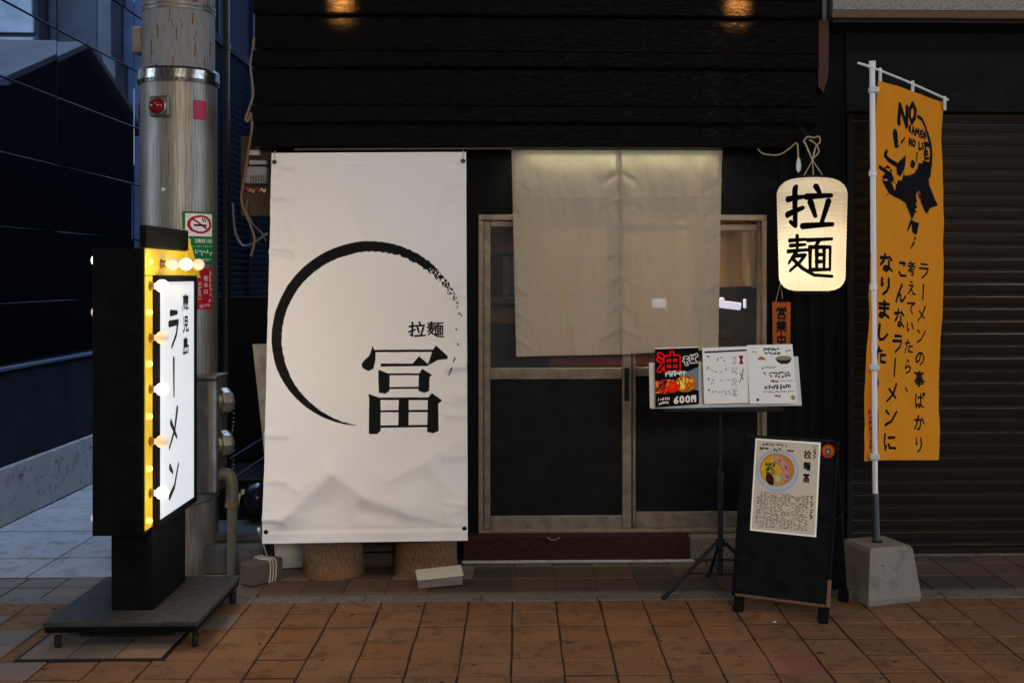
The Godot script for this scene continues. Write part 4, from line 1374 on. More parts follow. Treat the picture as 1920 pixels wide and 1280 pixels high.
	var rd := begin()
	tube(rd, [Vector3(-1.2654, 2.3741, 0.262), Vector3(-0.0402, 2.3836, 0.262)], 0.006, 8, false)
	part(b, "hanging_rod", rd, mats.old_wood)
	for u in [0.016, 0.984]:
		var st := begin()
		var q: Vector3 = tl.lerp(tr, u)
		tube(st, [q + Vector3(0, -0.055, 0.012), q + Vector3(0, 0.0, 0.01), q + Vector3(0, 0.012, -0.008)], 0.0025, 6, false)
		part(b, "tie_cord", st, mats.rope)

# ------------------------------------------------------------------ linen door curtain
func noren() -> void:
	var b := thing("door_curtain", "plain beige linen curtain in two panels hung over the door", "door curtain")
	var im := blank(256, 256, Color.WHITE)
	var rng := rng_of(61)
	for y in 256:
		var row := rng.randf_range(0.95, 1.0)
		for x in 256:
			im.set_pixel(x, y, Color.WHITE * row)
	for x in 256:
		var col := rng.randf_range(0.95, 1.0)
		for y in 256:
			var v: float = im.get_pixel(x, y).r * col * rng.randf_range(0.72, 1.0)
			im.set_pixel(x, y, Color(v, v, v))
	var lm := StandardMaterial3D.new()
	lm.albedo_texture = ImageTexture.create_from_image(im)
	lm.albedo_color = Color(0.71, 0.625, 0.485).linear_to_srgb()
	lm.uv1_scale = Vector3(3, 6, 1)
	lm.roughness = 0.95
	lm.backlight_enabled = true
	lm.backlight = Color(0.5, 0.5, 0.5)
	lm.rim_enabled = true
	lm.rim = 0.3
	lm.transparency = BaseMaterial3D.TRANSPARENCY_ALPHA
	lm.albedo_color.a = 0.96
	var z := 0.125
	var n := FastNoiseLite.new()
	n.seed = 77
	n.frequency = 2.2
	n.fractal_octaves = 4
	for k in 2:
		var bend := func(u: float, v: float) -> float:
			var e: float = u if k == 1 else 1.0 - u
			var o: float = 1.0 - e
			var d := 0.0
			d += 0.03 * n.get_noise_2d(u * 0.9 + k * 5.0, v * 0.55 - u * 0.5)
			for j in 7:
				var q := 0.12 + 0.125 * j
				d += 0.015 * ridge(Vector2(e, v), Vector2(0.0, q), Vector2(0.16 + 0.05 * sin(j * 2.3), q + 0.05), 0.016)
				d += 0.010 * ridge(Vector2(o, v), Vector2(0.0, q + 0.04), Vector2(0.14, q + 0.09), 0.014)
			d += 0.006 * exp(-pow(e / 0.02, 2.0))
			d += 0.014 * ridge(Vector2(u, v), Vector2(0.62, 0.35), Vector2(0.4, 0.98), 0.05) * (1.0 if k == 1 else 0.6)
			d += 0.012 * ridge(Vector2(u, v), Vector2(0.95, 0.55), Vector2(0.75, 1.0), 0.04)
			d += 0.019 * sin(u * 11.0 + k * 1.3 + v) * v * 0.6
			# pressed creases across
			for c in [0.24, 0.42, 0.72]:
				d -= 0.004 * exp(-pow((v - c) / 0.005, 2.0))
			if v > 0.985:
				d += 0.003
			return d * clampf(v * 9.0, 0.1, 1.0)
		var tl: Vector3 = [Vector3(-0.0502, 2.4015, 0.125), Vector3(0.5672, 2.4032, 0.126)][k]
		var tr: Vector3 = [Vector3(0.5685, 2.4033, 0.125), Vector3(1.1692, 2.405, 0.125)][k]
		var bl: Vector3 = [Vector3(-0.0226, 1.2042, 0.15), Vector3(0.5849, 1.2155, 0.153)][k]
		var br: Vector3 = [Vector3(0.5866, 1.2153, 0.15), Vector3(1.1402, 1.242, 0.15)][k]
		var pn := part(b, "curtain_panel", sheet(tl, tr, bl, br, 70, 130, 0.0, bend), lm)
		# turned hems: a second layer of the same cloth along the sides and the foot
		for e in [[0.0, 0.028, 0.0, 1.0, 3, 130], [0.972, 1.0, 0.0, 1.0, 3, 130], [0.028, 0.972, 0.972, 1.0, 66, 4], [0.028, 0.972, 0.0, 0.012, 66, 3]]:
			var at := func(u: float, v: float) -> Vector3:
				return tl.lerp(tr, u).lerp(bl.lerp(br, u), v)
			var sub := func(u: float, v: float) -> float:
				return (bend as Callable).call(lerpf(e[0], e[1], u), lerpf(e[2], e[3], v)) + 0.0022
			part(pn, "hem", sheet(at.call(e[0], e[2]), at.call(e[1], e[2]), at.call(e[0], e[3]), at.call(e[1], e[3]), e[4], e[5], 0.0, sub), lm)
	var rd := begin()
	tube(rd, [Vector3(-0.0718, 2.3961, 0.118), Vector3(1.1983, 2.3997, 0.118)], 0.008, 10, false)
	part(b, "curtain_rod", rd, mats.old_wood)

# ------------------------------------------------------------------ paper lantern
func lantern() -> void:
	var yb: float = 1.5837
	var yt: float = 2.2026
	var h := yt - yb
	var r: float = 0.1913
	var at := Vector3(1.6086, yb, 0.45)
	var b := thing("paper_lantern", "lit cream paper lantern with two large black characters", "lantern", at)
	var im := blank(1024, 512, Color(0.985, 0.965, 0.91))
	var ink := Color(0.012, 0.01, 0.01)
	for k in 8:
		line(im, Vector2(20 + k * 128, 0), Vector2(20 + k * 128, 512), 1.2, 1.2, Color(0.90, 0.86, 0.78))
	var x0 := 512 - int(1024 * 61.0 / 360)
	var w := 1024 * 84.0 / 360
	var ty := func(px: float) -> float:
		return (px - 333.0) / 212.0 * 512.0
	glyph(im, "拉", x0, ty.call(350), w, ty.call(434) - ty.call(350), 14.5, ink, 0.66)
	glyph(im, "麺", x0, ty.call(442), w, ty.call(522) - ty.call(442), 9.6, ink, 0.72)
	var pm := printed(im, 0.85)
	pm.backlight_enabled = true
	pm.backlight = Color(1, 1, 1)
	var prof := []
	var ribs := 30
	for k in ribs * 4 + 1:
		var t := k / (ribs * 4.0)
		var rr: float
		if t < 0.13:
			rr = r * lerpf(0.50, 0.94, sqrt(1.0 - pow(1.0 - t / 0.13, 2.0)))
		elif t > 0.85:
			rr = r * lerpf(0.42, 1.0, sqrt(maxf(0.0, 1.0 - pow((t - 0.85) / 0.15, 2.0))))
		else:
			rr = r * lerpf(0.94, 1.0, (t - 0.13) / 0.72)
		rr += 0.0022 * absf(cos(PI * k / 4.0)) - 0.0016
		prof.append(Vector2(rr, t * h))
	var s := begin(true)
	lathe(s, prof, 72)
	part(b, "paper", s, pm)
	s = begin()
	lathe(s, [Vector2(r * 0.30, h - 0.004), Vector2(r * 0.45, h - 0.004), Vector2(r * 0.45, h + 0.012), Vector2(r * 0.30, h + 0.012), Vector2(r * 0.30, h - 0.004)], 32, Vector3.ZERO, Basis(), true)
	part(b, "top_ring", s, mats.iron)
	s = begin()
	lathe(s, [Vector2(0.0, -0.018), Vector2(r * 0.46, -0.018), Vector2(r * 0.5, 0.001), Vector2(0.0, 0.001)], 32, Vector3.ZERO, Basis(), true)
	part(b, "bottom_ring", s, mats.iron)
	s = begin()
	var bp := []
	for k in 11:
		var a := PI * (k / 10.0 - 0.5)
		bp.append(Vector2(cos(a) * 0.035, sin(a) * 0.035))
	lathe(s, bp, 18, Vector3(0.03, 0.17, 0.02))
	part(b, "bulb", s, glow(Color(1.0, 0.83, 0.55), 2.0))
	omni("lantern_light", at + Vector3(0.03, 0.17, 0.02), Color(1.0, 0.90, 0.74), 0.1, 0.035)
	# hanger: hook, rope bow, strings
	s = begin()
	var hk: Vector3 = Vector3(1.5616, 2.4974, 0.4) - at
	tube(s, [hk + Vector3(0, 0.03, -0.12), hk, Vector3(1.5786, 2.4453, 0.44) - at, Vector3(1.6027, 2.4148, 0.45) - at], 0.004, 6)
	part(b, "hook", s, mats.iron)
	s = begin()
	var k0: Vector3 = Vector3(1.6116, 2.3031, 0.45) - at
	tube(s, [k0, Vector3(1.5737, 2.3842, 0.46) - at, Vector3(1.5619, 2.4076, 0.46) - at, Vector3(1.5855, 2.4311, 0.46) - at, Vector3(1.615, 2.4254, 0.46) - at, Vector3(1.6445, 2.4313, 0.46) - at, Vector3(1.6504, 2.402, 0.46) - at, Vector3(1.6243, 2.3715, 0.47) - at, k0], 0.0045, 7)
	tube(s, [Vector3(1.5889, 2.4124, 0.47) - at, Vector3(1.6217, 2.3879, 0.48) - at, Vector3(1.642, 2.3481, 0.47) - at, Vector3(1.615, 2.3139, 0.46) - at], 0.004, 7)
	part(b, "rope_bow", s, mats.rope)
	for e in [[1506, 332], [1526, 330], [1546, 332]]:
		s = begin()
		tube(s, [k0, Vector3(at.x + (e[0] - 1523) / 342.0, yt + 0.005, 0.45) - at], 0.003, 6, false)
		part(b, "string", s, mats.rope)
	s = begin()
	tube(s, [Vector3(1.3583, 2.3943, 0.2) - at, Vector3(1.3878, 2.3618, 0.22) - at, Vector3(1.4557, 2.3476, 0.3) - at, Vector3(1.4977, 2.3721, 0.38) - at, Vector3(1.5277, 2.3992, 0.43) - at, Vector3(1.5318, 2.347, 0.45) - at, Vector3(1.5318, 2.3029, 0.45) - at], 0.0045, 8)
	part(b, "power_cord", s, mat(Color(0.42, 0.33, 0.16), 0.6))
	s = begin()
	lathe(s, [Vector2(0.004, 0.0), Vector2(0.012, 0.012), Vector2(0.014, 0.04), Vector2(0.008, 0.075), Vector2(0.004, 0.08)], 14, Vector3(1.5348, 2.2354, 0.45) - at)
	part(b, "socket", s, mats.white_plastic)

	# wooden open tag on a cord
	var im2 := blank(96, 224, Color(0.70, 0.38, 0.13))
	var rng := rng_of(71)
	for k in 60:
		var x := rng.randf_range(0, 96)
		line(im2, Vector2(x, 0), Vector2(x + rng.randf_range(-6, 6), 224), 0.7, 0.7, Color(0.62, 0.32, 0.11))
	for k in 3:
		glyph(im2, ["営", "業", "中"][k], 16, 26 + 66 * k, 62, 58, 4.6, Color(0.02, 0.012, 0.01), 0.9)
	var tl: Vector3 = Vector3(1.4744, 1.513, 0.06)
	var tg := thing("open_tag", "small orange wooden tag with black characters hanging under the lantern", "wooden tag")
	part(tg, "plaque", sheet(tl, Vector3(1.5809, 1.513, 0.06), Vector3(1.4775, 1.2452, 0.06), Vector3(1.5778, 1.245, 0.06), 2, 2, 0.012), printed(im2, 0.6))
	s = begin()
	tube(s, [Vector3(1.4945, 1.5129, 0.054), Vector3(1.5236, 1.6251, 0.05), Vector3(1.5353, 1.5316, 0.054)], 0.0025, 6, false)
	part(tg, "cord", s, mats.rope)

# ------------------------------------------------------------------ yellow flag in its concrete foot
func flag() -> void:
	var fx := thing("flag_weight", "tapered grey concrete block holding the flag pole", "concrete base", Vector3(1.8565, 0, 0.82))
	var s := begin()
	var q := []
	for lv in [[0.0, 0.152], [0.03, 0.157], [0.262, 0.128], [0.282, 0.116]]:
		q.append(lv)
	for i in 3:
		var c := []
		for lv in [q[i], q[i + 1]]:
			for e in [[-1, -1], [1, -1], [1, 1], [-1, 1]]:
				c.append(Vector3(e[0] * lv[1], lv[0], e[1] * lv[1]))
		hexa(s, c)
	part(fx, "block", s, mats.concrete, Vector3.ZERO, Vector3(0, 0.30, 0))
	s = begin()
	lathe(s, [Vector2(0.021, 0.27), Vector2(0.03, 0.284), Vector2(0.028, 0.288), Vector2(0.021, 0.29)], 16)
	part(fx, "socket_ring", s, mats.iron)
	var x: float = 1.8547
	var b := thing("advertising_flag", "tall orange advertising flag with dark print on a white pole", "flag", Vector3(x, 0, 0.78))
	var y1: float = 0.527
	s = begin()
	tube(s, [Vector3(0.006, 0.27, 0.02), Vector3(0.004, y1, 0)], 0.0185, 14, false)
	part(b, "lower_tube", s, mat(Color(0.05, 0.05, 0.052), 0.5))
	var ytop: float = 2.7758
	var xt: float = 1.8434 - x
	s = begin()
	tube(s, [Vector3(0.004, y1 - 0.002, 0), Vector3(xt, ytop, 0)], 0.0145, 14, false)
	part(b, "pole", s, mats.white_plastic)
	for yy in [2.1832, 1.5877]:
		s = begin()
		lathe(s, [Vector2(0.0146, 0), Vector2(0.020, 0.006), Vector2(0.020, 0.03), Vector2(0.0146, 0.036)], 14, Vector3(xt * (yy - 0.5) / 2.2, yy, 0), Basis(), true)
		part(b, "pole_joint", s, mats.white_plastic)
	s = begin()
	lathe(s, [Vector2(0.0, -0.03), Vector2(0.0185, -0.028), Vector2(0.0185, 0.012), Vector2(0.0, 0.016)], 14, Vector3(xt, ytop, 0), Basis(), true)
	part(b, "pole_cap", s, mats.white_plastic)
	var o := Vector3(x, 0, 0.78)
	s = begin()
	tube(s, [Vector3(1.7529, 2.7677, 0.84) - o, Vector3(1.8547, 2.7512, 0.78) - o, Vector3(2.0634, 2.7051, 0.66) - o, Vector3(2.3539, 2.6336, 0.48) - o], 0.0065, 8)
	part(b, "arm", s, mats.white_plastic)

	var im := blank(320, 1024, Color(0.85, 0.54, 0.09))
	var ink := Color(0.035, 0.022, 0.04)
	# head with an afro made of words, bent over a bowl
	brush(im, "93,49 93,99;95,52 128,99;128,50 130,102", 7.8, 7.2, ink)
	brush(im, "158,34 144,51 144,72 159,87 172,71 174,50 158,34", 6.8, 6.8, ink)
	brush(im, "188,64 210,69 233,83 249,103 259,130 262,155 260,184 255,218", 4.7, 8.5, ink)
	brush(im, "145,111 144,97 154,98 153,104 146,106 157,113;164,116 168,96 177,116;166,108 176,107;183,117 183,98 191,109 196,98 201,118;211,119 206,103 219,98;208,111 218,107;211,119 222,115;230,121 224,103 240,115 233,100", 3.1, 3.1, ink)
	brush(im, "153,150 151,131 165,149 161,132;172,132 170,146 180,149 183,136 172,132", 3.1, 3.1, ink)
	brush(im, "201,135 204,153 216,150;221,134 225,148;233,131 237,148;233,132 244,129;235,139 244,137;232,156 235,176 248,172;232,156 244,153;233,165 244,162", 3.9, 3.9, ink)
	poly(im, "68,121 78,117 87,124 92,148 90,162 104,157 91,168 76,169 68,141", ink)
	poly(im, "139,180 138,202 133,220 114,243 96,239 89,216 104,201", ink)
	brush(im, "173,193 182,197 177,206 168,204 171,196", 5.5, 4.5, ink)
	brush(im, "49,183 45,195 62,206 91,214;27,229 48,236 72,243 81,255;43,254 60,249 72,256", 5.2, 6.5, ink)
	brush(im, "56,223 65,226;69,131 79,129;108,149 125,135;195,165 194,190;211,199 206,214;228,185 258,185", 3.9, 2.6, ink)
	poly(im, "34,260 49,263 76,260 89,272 96,285 111,287 133,278 150,264 146,236 173,229 194,217 206,222 229,207 253,215 258,243 281,277 297,300 264,312 252,329 239,318 223,298 217,270 203,269 194,284 199,301 189,313 194,331 179,356 165,338 147,311 128,305 96,299 69,295 50,280", ink)
	poly(im, "43,250 72,252 99,264 104,291 133,291 156,271 148,236 130,235 125,253 109,252 103,267 82,259", ink)
	poly(im, "205,192 258,185 260,221 207,225 188,216 202,207;221,132 261,126 263,148 247,139", ink)
	var sp := rng_of(66)
	for k in 150:
		var a := flag_uv(1620 + sp.randf_range(150, 540) / 4.128, 160 + sp.randf_range(640, 1000) / 4.128)
		var c := im.get_pixel(clampi(int(a.x), 2, 317), clampi(int(a.y), 2, 1020))
		if c.r < 0.3:
			disc(im, a.x + sp.randf_range(-9, 9), a.y + sp.randf_range(-12, 12), sp.randf_range(1.5, 5), sp.randf_range(2, 7), ink, sp.randf() * 3)
	poly(im, "171,355 156,389 169,383 180,366 188,389 207,394 217,359 201,358", ink)
	brush(im, "197,416 185,433;201,402 198,408", 3.4, 2.1, ink)
	# columns of writing, right to left
	for col in [["ラーメンの事ばかり", 1734, 490, 1722, 838, 19.0, 2.9], ["考えていたら、", 1712, 488, 1706, 728, 17.0, 2.8], ["こんなラーメンに", 1693, 484, 1672, 836, 24.0, 4.2], ["なりました。", 1662, 474, 1651, 720, 26.0, 4.8]]:
		var t: String = col[0]
		for k in t.length():
			var f := k / float(t.length() - 1)
			var px := lerpf(col[1], col[3], f)
			var py := lerpf(col[2], col[4] - col[5] * 1.0, f)
			var u := flag_uv(px - col[5] * 0.5, py)
			var cell: float = (col[4] - col[2]) / t.length() / 700.0 * 1024 * 0.84
			glyph(im, t[k], u.x, u.y, col[5] / 133.0 * 320, cell, col[6], ink, 0.8)
	poly(im, "18,887 59,887 62,991 22,991", Color(0.62, 0.06, 0.05))
	scribble(im, 20, 870, 40, 985, 2, 9, 1.6, Color(0.8, 0.6, 0.5), rng_of(9))
	var fm := printed(im, 0.8)
	fm.backlight_enabled = true
	fm.backlight = Color(0.35, 0.35, 0.35)
	var n := FastNoiseLite.new()
	n.seed = 9
	n.frequency = 1.2
	var bend := func(u: float, v: float) -> float:
		var d := 0.02 * sin(u * 5.0 + v * 3.0) * (0.3 + u) + 0.03 * n.get_noise_2d(u, v * 1.6)
		d += 0.012 * ridge(Vector2(u, v * 3.0), Vector2(0.02, 0.02), Vector2(0.3, 0.7), 0.06)
		d += 0.010 * ridge(Vector2(u, v * 3.0), Vector2(0.98, 0.02), Vector2(0.75, 0.6), 0.06)
		d += 0.014 * ridge(Vector2(u, v * 3.0), Vector2(0.0, 1.8), Vector2(0.22, 2.9), 0.06)
		return d
	part(b, "flag_cloth", sheet(Vector3(1.8703, 2.6851, 0.775) - o, Vector3(2.3414, 2.6203, 0.49) - o, Vector3(1.7927, 0.6984, 0.79) - o, Vector3(2.2787, 0.6596, 0.5) - o, 40, 110, 0.0015, bend), fm)
	var lm := mat(Color(0.55, 0.55, 0.56), 0.7)
	for e in [[0.04, Vector3(1.8933, 2.7474, 0.755)], [0.5, Vector3(2.108, 2.7017, 0.63)], [0.965, Vector3(2.3318, 2.6405, 0.492)]]:
		var a: Vector3 = e[1] - o
		s = begin()
		box(s, a + Vector3(0, -0.028, 0.0), Vector3(0.022, 0.08, 0.012), 0.004, Basis(Vector3(0, 1, 0), 0.55))
		part(b, "loop", s, lm)
	for e in [[1639, 166], [1632, 690], [1630, 858]]:
		var yy: float = 1.6625 - (e[1] - 518) * 6.095 / 2200
		s = begin()
		box(s, Vector3(-0.004, yy, 0.004), Vector3(0.052, 0.032, 0.042), 0.006)
		part(b, "clip", s, lm)

func flag_uv(px: float, py: float) -> Vector2:
	var tl := Vector2(1645, 152)
	var tr := Vector2(1775, 190)
	var bl := Vector2(1620, 865)
	var br := Vector2(1755, 862)
	var u := 0.5
	var v := 0.5
	for k in 12:
		var l := tl.lerp(bl, v)
		var r := tr.lerp(br, v)
		u = (px - l.x) / (r.x - l.x)
		var t := tl.lerp(tr, u)
		var d := bl.lerp(br, u)
		v = (py - t.y) / (d.y - t.y)
	return Vector2(u * 320, v * 1024)

# ------------------------------------------------------------------ menu on a music stand
func menu_stand() -> void:
	var z := 0.80
	var b := thing("menu_stand", "black music stand with a white tray of menus by the door", "music stand", Vector3(1.048, 0, 0.76))
	var o := b.position
	var yt: float = 0.9784
	var s := begin()
	tube(s, [Vector3(0, 0.1, 0), Vector3(0, 0.62, 0)], 0.014, 12, false)
	part(b, "lower_tube", s, mats.iron)
	s = begin()
	tube(s, [Vector3(0, 0.6, 0), Vector3(0, yt + 0.1, 0)], 0.008, 10, false)
	part(b, "upper_tube", s, mats.iron)
	s = begin()
	lathe(s, [Vector2(0.009, 0.6), Vector2(0.019, 0.605), Vector2(0.019, 0.64), Vector2(0.009, 0.645)], 14, Vector3.ZERO, Basis(), true)
	part(b, "clamp", s, mats.iron)
	s = begin()
	lathe(s, [Vector2(0.0145, 0.25), Vector2(0.026, 0.252), Vector2(0.026, 0.285), Vector2(0.0145, 0.29)], 14, Vector3.ZERO, Basis(), true)
	part(b, "hub", s, mats.iron)
	for a in [2.82, 0.35, -1.6]:
		var d := Vector3(cos(a), 0, sin(a))
		s = begin()
		tube(s, [d * 0.025 + Vector3(0, 0.27, 0), d * 0.32 + Vector3(0, 0.012, 0)], 0.0095, 8, false)
		var lg := part(b, "leg", s, mats.iron)
		s = begin()
		tube(s, [d * 0.016 + Vector3(0, 0.105, 0), d * 0.19 + Vector3(0, 0.125, 0)], 0.005, 6, false)
		part(lg, "brace", s, mats.iron)
		s = begin()
		tube(s, [d * 0.30 + Vector3(0, 0.03, 0), d * 0.335 + Vector3(0, 0.006, 0)], 0.013, 8, false)
		part(lg, "rubber_foot", s, mats.rubber)
	part(b, "tray", span(Vector3(-0.30, yt - 0.016, -0.04), Vector3(0.32, yt - 0.004, 0.08), 0.003), mats.iron)
	var bk := thing("clear_folder", "white card backing behind the three menus", "folder")
	part(bk, "card", sheet(Vector3(0.677, 1.2066, 0.775), Vector3(1.4543, 1.2441, 0.775), Vector3(0.6803, 0.9753, 0.795), Vector3(1.4691, 0.9897, 0.795), 2, 2, 0.004), mats.white_card)
	part(bk, "card", sheet(Vector3(0.6707, 1.2126, 0.781), Vector3(0.7125, 1.2153, 0.781), Vector3(0.6741, 0.9788, 0.801), Vector3(0.8101, 0.9812, 0.801), 2, 2, 0.003), mats.white_card)

	# black menu sheet
	var im := blank(256, 336, Color(0.012, 0.012, 0.014))
	var rng := rng_of(81)
	poly(im, "0,0 256,0 256,8 0,8", Color(0.66, 0.62, 0.6))
	glyph(im, "油", 16, 28, 132, 108, 15, Color(0.70, 0.01, 0.0), 1.0)
	glyph(im, "油", 16, 28, 132, 108, 6.5, Color(0.01, 0.008, 0.012), 1.0)
	glyph(im, "そ", 160, 56, 42, 52, 8, Color(0.72, 0.7, 0.68), 1.0)
	glyph(im, "ば", 204, 46, 44, 52, 8, Color(0.72, 0.7, 0.68), 1.0)
	glyph(im, "そ", 160, 56, 42, 52, 3.5, Color(0.03, 0.03, 0.03), 1.0)
	glyph(im, "ば", 204, 46, 44, 52, 3.5, Color(0.03, 0.03, 0.03), 1.0)
	poly(im, "256,120 150,160 130,210 256,260", Color(0.36, 0.40, 0.44))
	scribble(im, 60, 134, 176, 162, 7, 1, 5, Color(0.62, 0.66, 0.64), rng, 1.0)
	disc(im, 60, 222, 62, 44, Color(0.36, 0.13, 0.05))
	disc(im, 178, 214, 66, 48, Color(0.52, 0.31, 0.09))
	for k in 90:
		var c := [Color(0.62, 0.26, 0.1), Color(0.30, 0.08, 0.03), Color(0.7, 0.42, 0.25), Color(0.5, 0.18, 0.06)][rng.randi_range(0, 3)] as Color
		disc(im, rng.randf_range(4, 110), rng.randf_range(188, 256), rng.randf_range(4, 11), rng.randf_range(3, 8), c, rng.randf() * 3)
	for k in 80:
		var c := [Color(0.75, 0.58, 0.27), Color(0.42, 0.22, 0.06), Color(0.82, 0.7, 0.45), Color(0.6, 0.36, 0.1)][rng.randi_range(0, 3)] as Color
		var a := rng.randf() * TAU
		var r := sqrt(rng.randf())
		disc(im, 180 + cos(a) * 54 * r, 214 + sin(a) * 38 * r, rng.randf_range(4, 12), rng.randf_range(3, 7), c, rng.randf() * 3)
	disc(im, 104, 230, 34, 30, Color(0.66, 0.15, 0.03))
	disc(im, 98, 222, 18, 14, Color(0.74, 0.24, 0.07))
	poly(im, "0,272 256,272 256,336 0,336", Color(0.012, 0.012, 0.014))
	scribble(im, 14, 280, 86, 298, 7, 1, 2.2, Color(0.66, 0.64, 0.62), rng, 1.0)
	scribble(im, 20, 306, 78, 320, 5, 1, 3.0, Color(0.66, 0.64, 0.62), rng, 1.0)
	for k in 4:
		glyph(im, ["6", "0", "0", "円"][k], 108 + 34 * k, 284, 28, 38, 5.0, Color(0.68, 0.66, 0.64), 1.0)
	var m1 := thing("black_menu_sheet", "black menu sheet with large red character and food picture", "menu sheet")
	im.adjust_bcs(1.3, 1.15, 1.2)
	part(m1, "sheet", sheet(Vector3(0.6988, 1.2917, 0.803), Vector3(0.9266, 1.2996, 0.803), Vector3(0.6993, 0.984, 0.823), Vector3(0.9263, 1.0026, 0.823), 3, 3, 0.002), printed(im, 0.75))

	im = blank(256, 336, Color(0.93, 0.92, 0.90))
	poly(im, "12,22 250,18 250,28 12,32", Color(0.03, 0.03, 0.03))
	var g := Color(0.38, 0.37, 0.36)
	for k in 4:
		scribble(im, 20, 48 + 66 * k, 36, 62 + 66 * k, 1, 1, 2.6, g, rng, 1.0)
		scribble(im, 40, 58 + 66 * k, 150, 88 + 66 * k, 6, 2, 1.4, g, rng, 0.5)
		scribble(im, 160, 58 + 64 * k, 190, 104 + 64 * k, 2, 4, 1.3, g, rng, 0.8)
	poly(im, "204,54 232,54 224,82 232,104 206,104 214,80", Color(0.5, 0.03, 0.025))
	glyph(im, "メ", 202, 128, 34, 90, 2.2, Color(0.12, 0.12, 0.12), 1.0)
	var m2 := thing("white_menu_list", "white price list in the middle of the music stand", "menu sheet")
	part(m2, "sheet", sheet(Vector3(0.9453, 1.2916, 0.808), Vector3(1.1817, 1.2995, 0.808), Vector3(0.9532, 1.0031, 0.828), Vector3(1.1833, 1.008, 0.828), 3, 3, 0.002), printed(im, 0.5))

	im = blank(256, 320, Color(0.93, 0.92, 0.90))
	var k1 := Color(0.1, 0.1, 0.1)
	scribble(im, 88, 16, 178, 32, 8, 1, 3.0, k1, rng, 1.0)
	scribble(im, 92, 40, 186, 54, 9, 1, 2.2, k1, rng, 1.0)
	scribble(im, 22, 30, 50, 42, 2, 1, 1.6, g, rng, 1.0)
	scribble(im, 216, 26, 240, 40, 2, 1, 2.0, g, rng, 1.0)
	poly(im, "54,82 62,70 78,62 92,70 106,82", Color(0.66, 0.36, 0.03))
	poly(im, "154,74 246,74 236,96 220,106 184,106 164,94", Color(0.04, 0.04, 0.04))
	disc(im, 200, 74, 44, 12, Color(0.55, 0.5, 0.4))
	scribble(im, 74, 118, 150, 132, 5, 1, 2.0, g, rng, 1.0)
	scribble(im, 80, 146, 226, 178, 9, 2, 2.4, k1, rng, 0.8)
	scribble(im, 120, 190, 160, 204, 4, 1, 2.6, Color(0.48, 0.05, 0.04), rng, 1.0)
	scribble(im, 170, 194, 246, 200, 8, 1, 1.0, g, rng, 1.0)
	scribble(im, 84, 216, 226, 240, 9, 1, 3.2, k1, rng, 1.0)
	scribble(im, 70, 250, 240, 260, 14, 1, 1.5, g, rng, 1.0)
	scribble(im, 130, 272, 172, 284, 4, 1, 2.4, Color(0.48, 0.08, 0.07), rng, 1.0)
	disc(im, 248 - 14, 288, 12, 14, Color(0.60, 0.55, 0.38))
	disc(im, 44, 298, 7, 8, k1)
	var m3 := thing("english_menu_sheet", "white menu sheet with small bowl picture beside the price list", "menu sheet")
	part(m3, "sheet", sheet(Vector3(1.1781, 1.3053, 0.812), Vector3(1.4148, 1.3105, 0.812), Vector3(1.1881, 1.0029, 0.832), Vector3(1.4379, 1.0049, 0.832), 3, 3, 0.002, func(u: float, v: float) -> float: return 0.004 * sin(u * 3.0) * v), printed(im, 0.4))

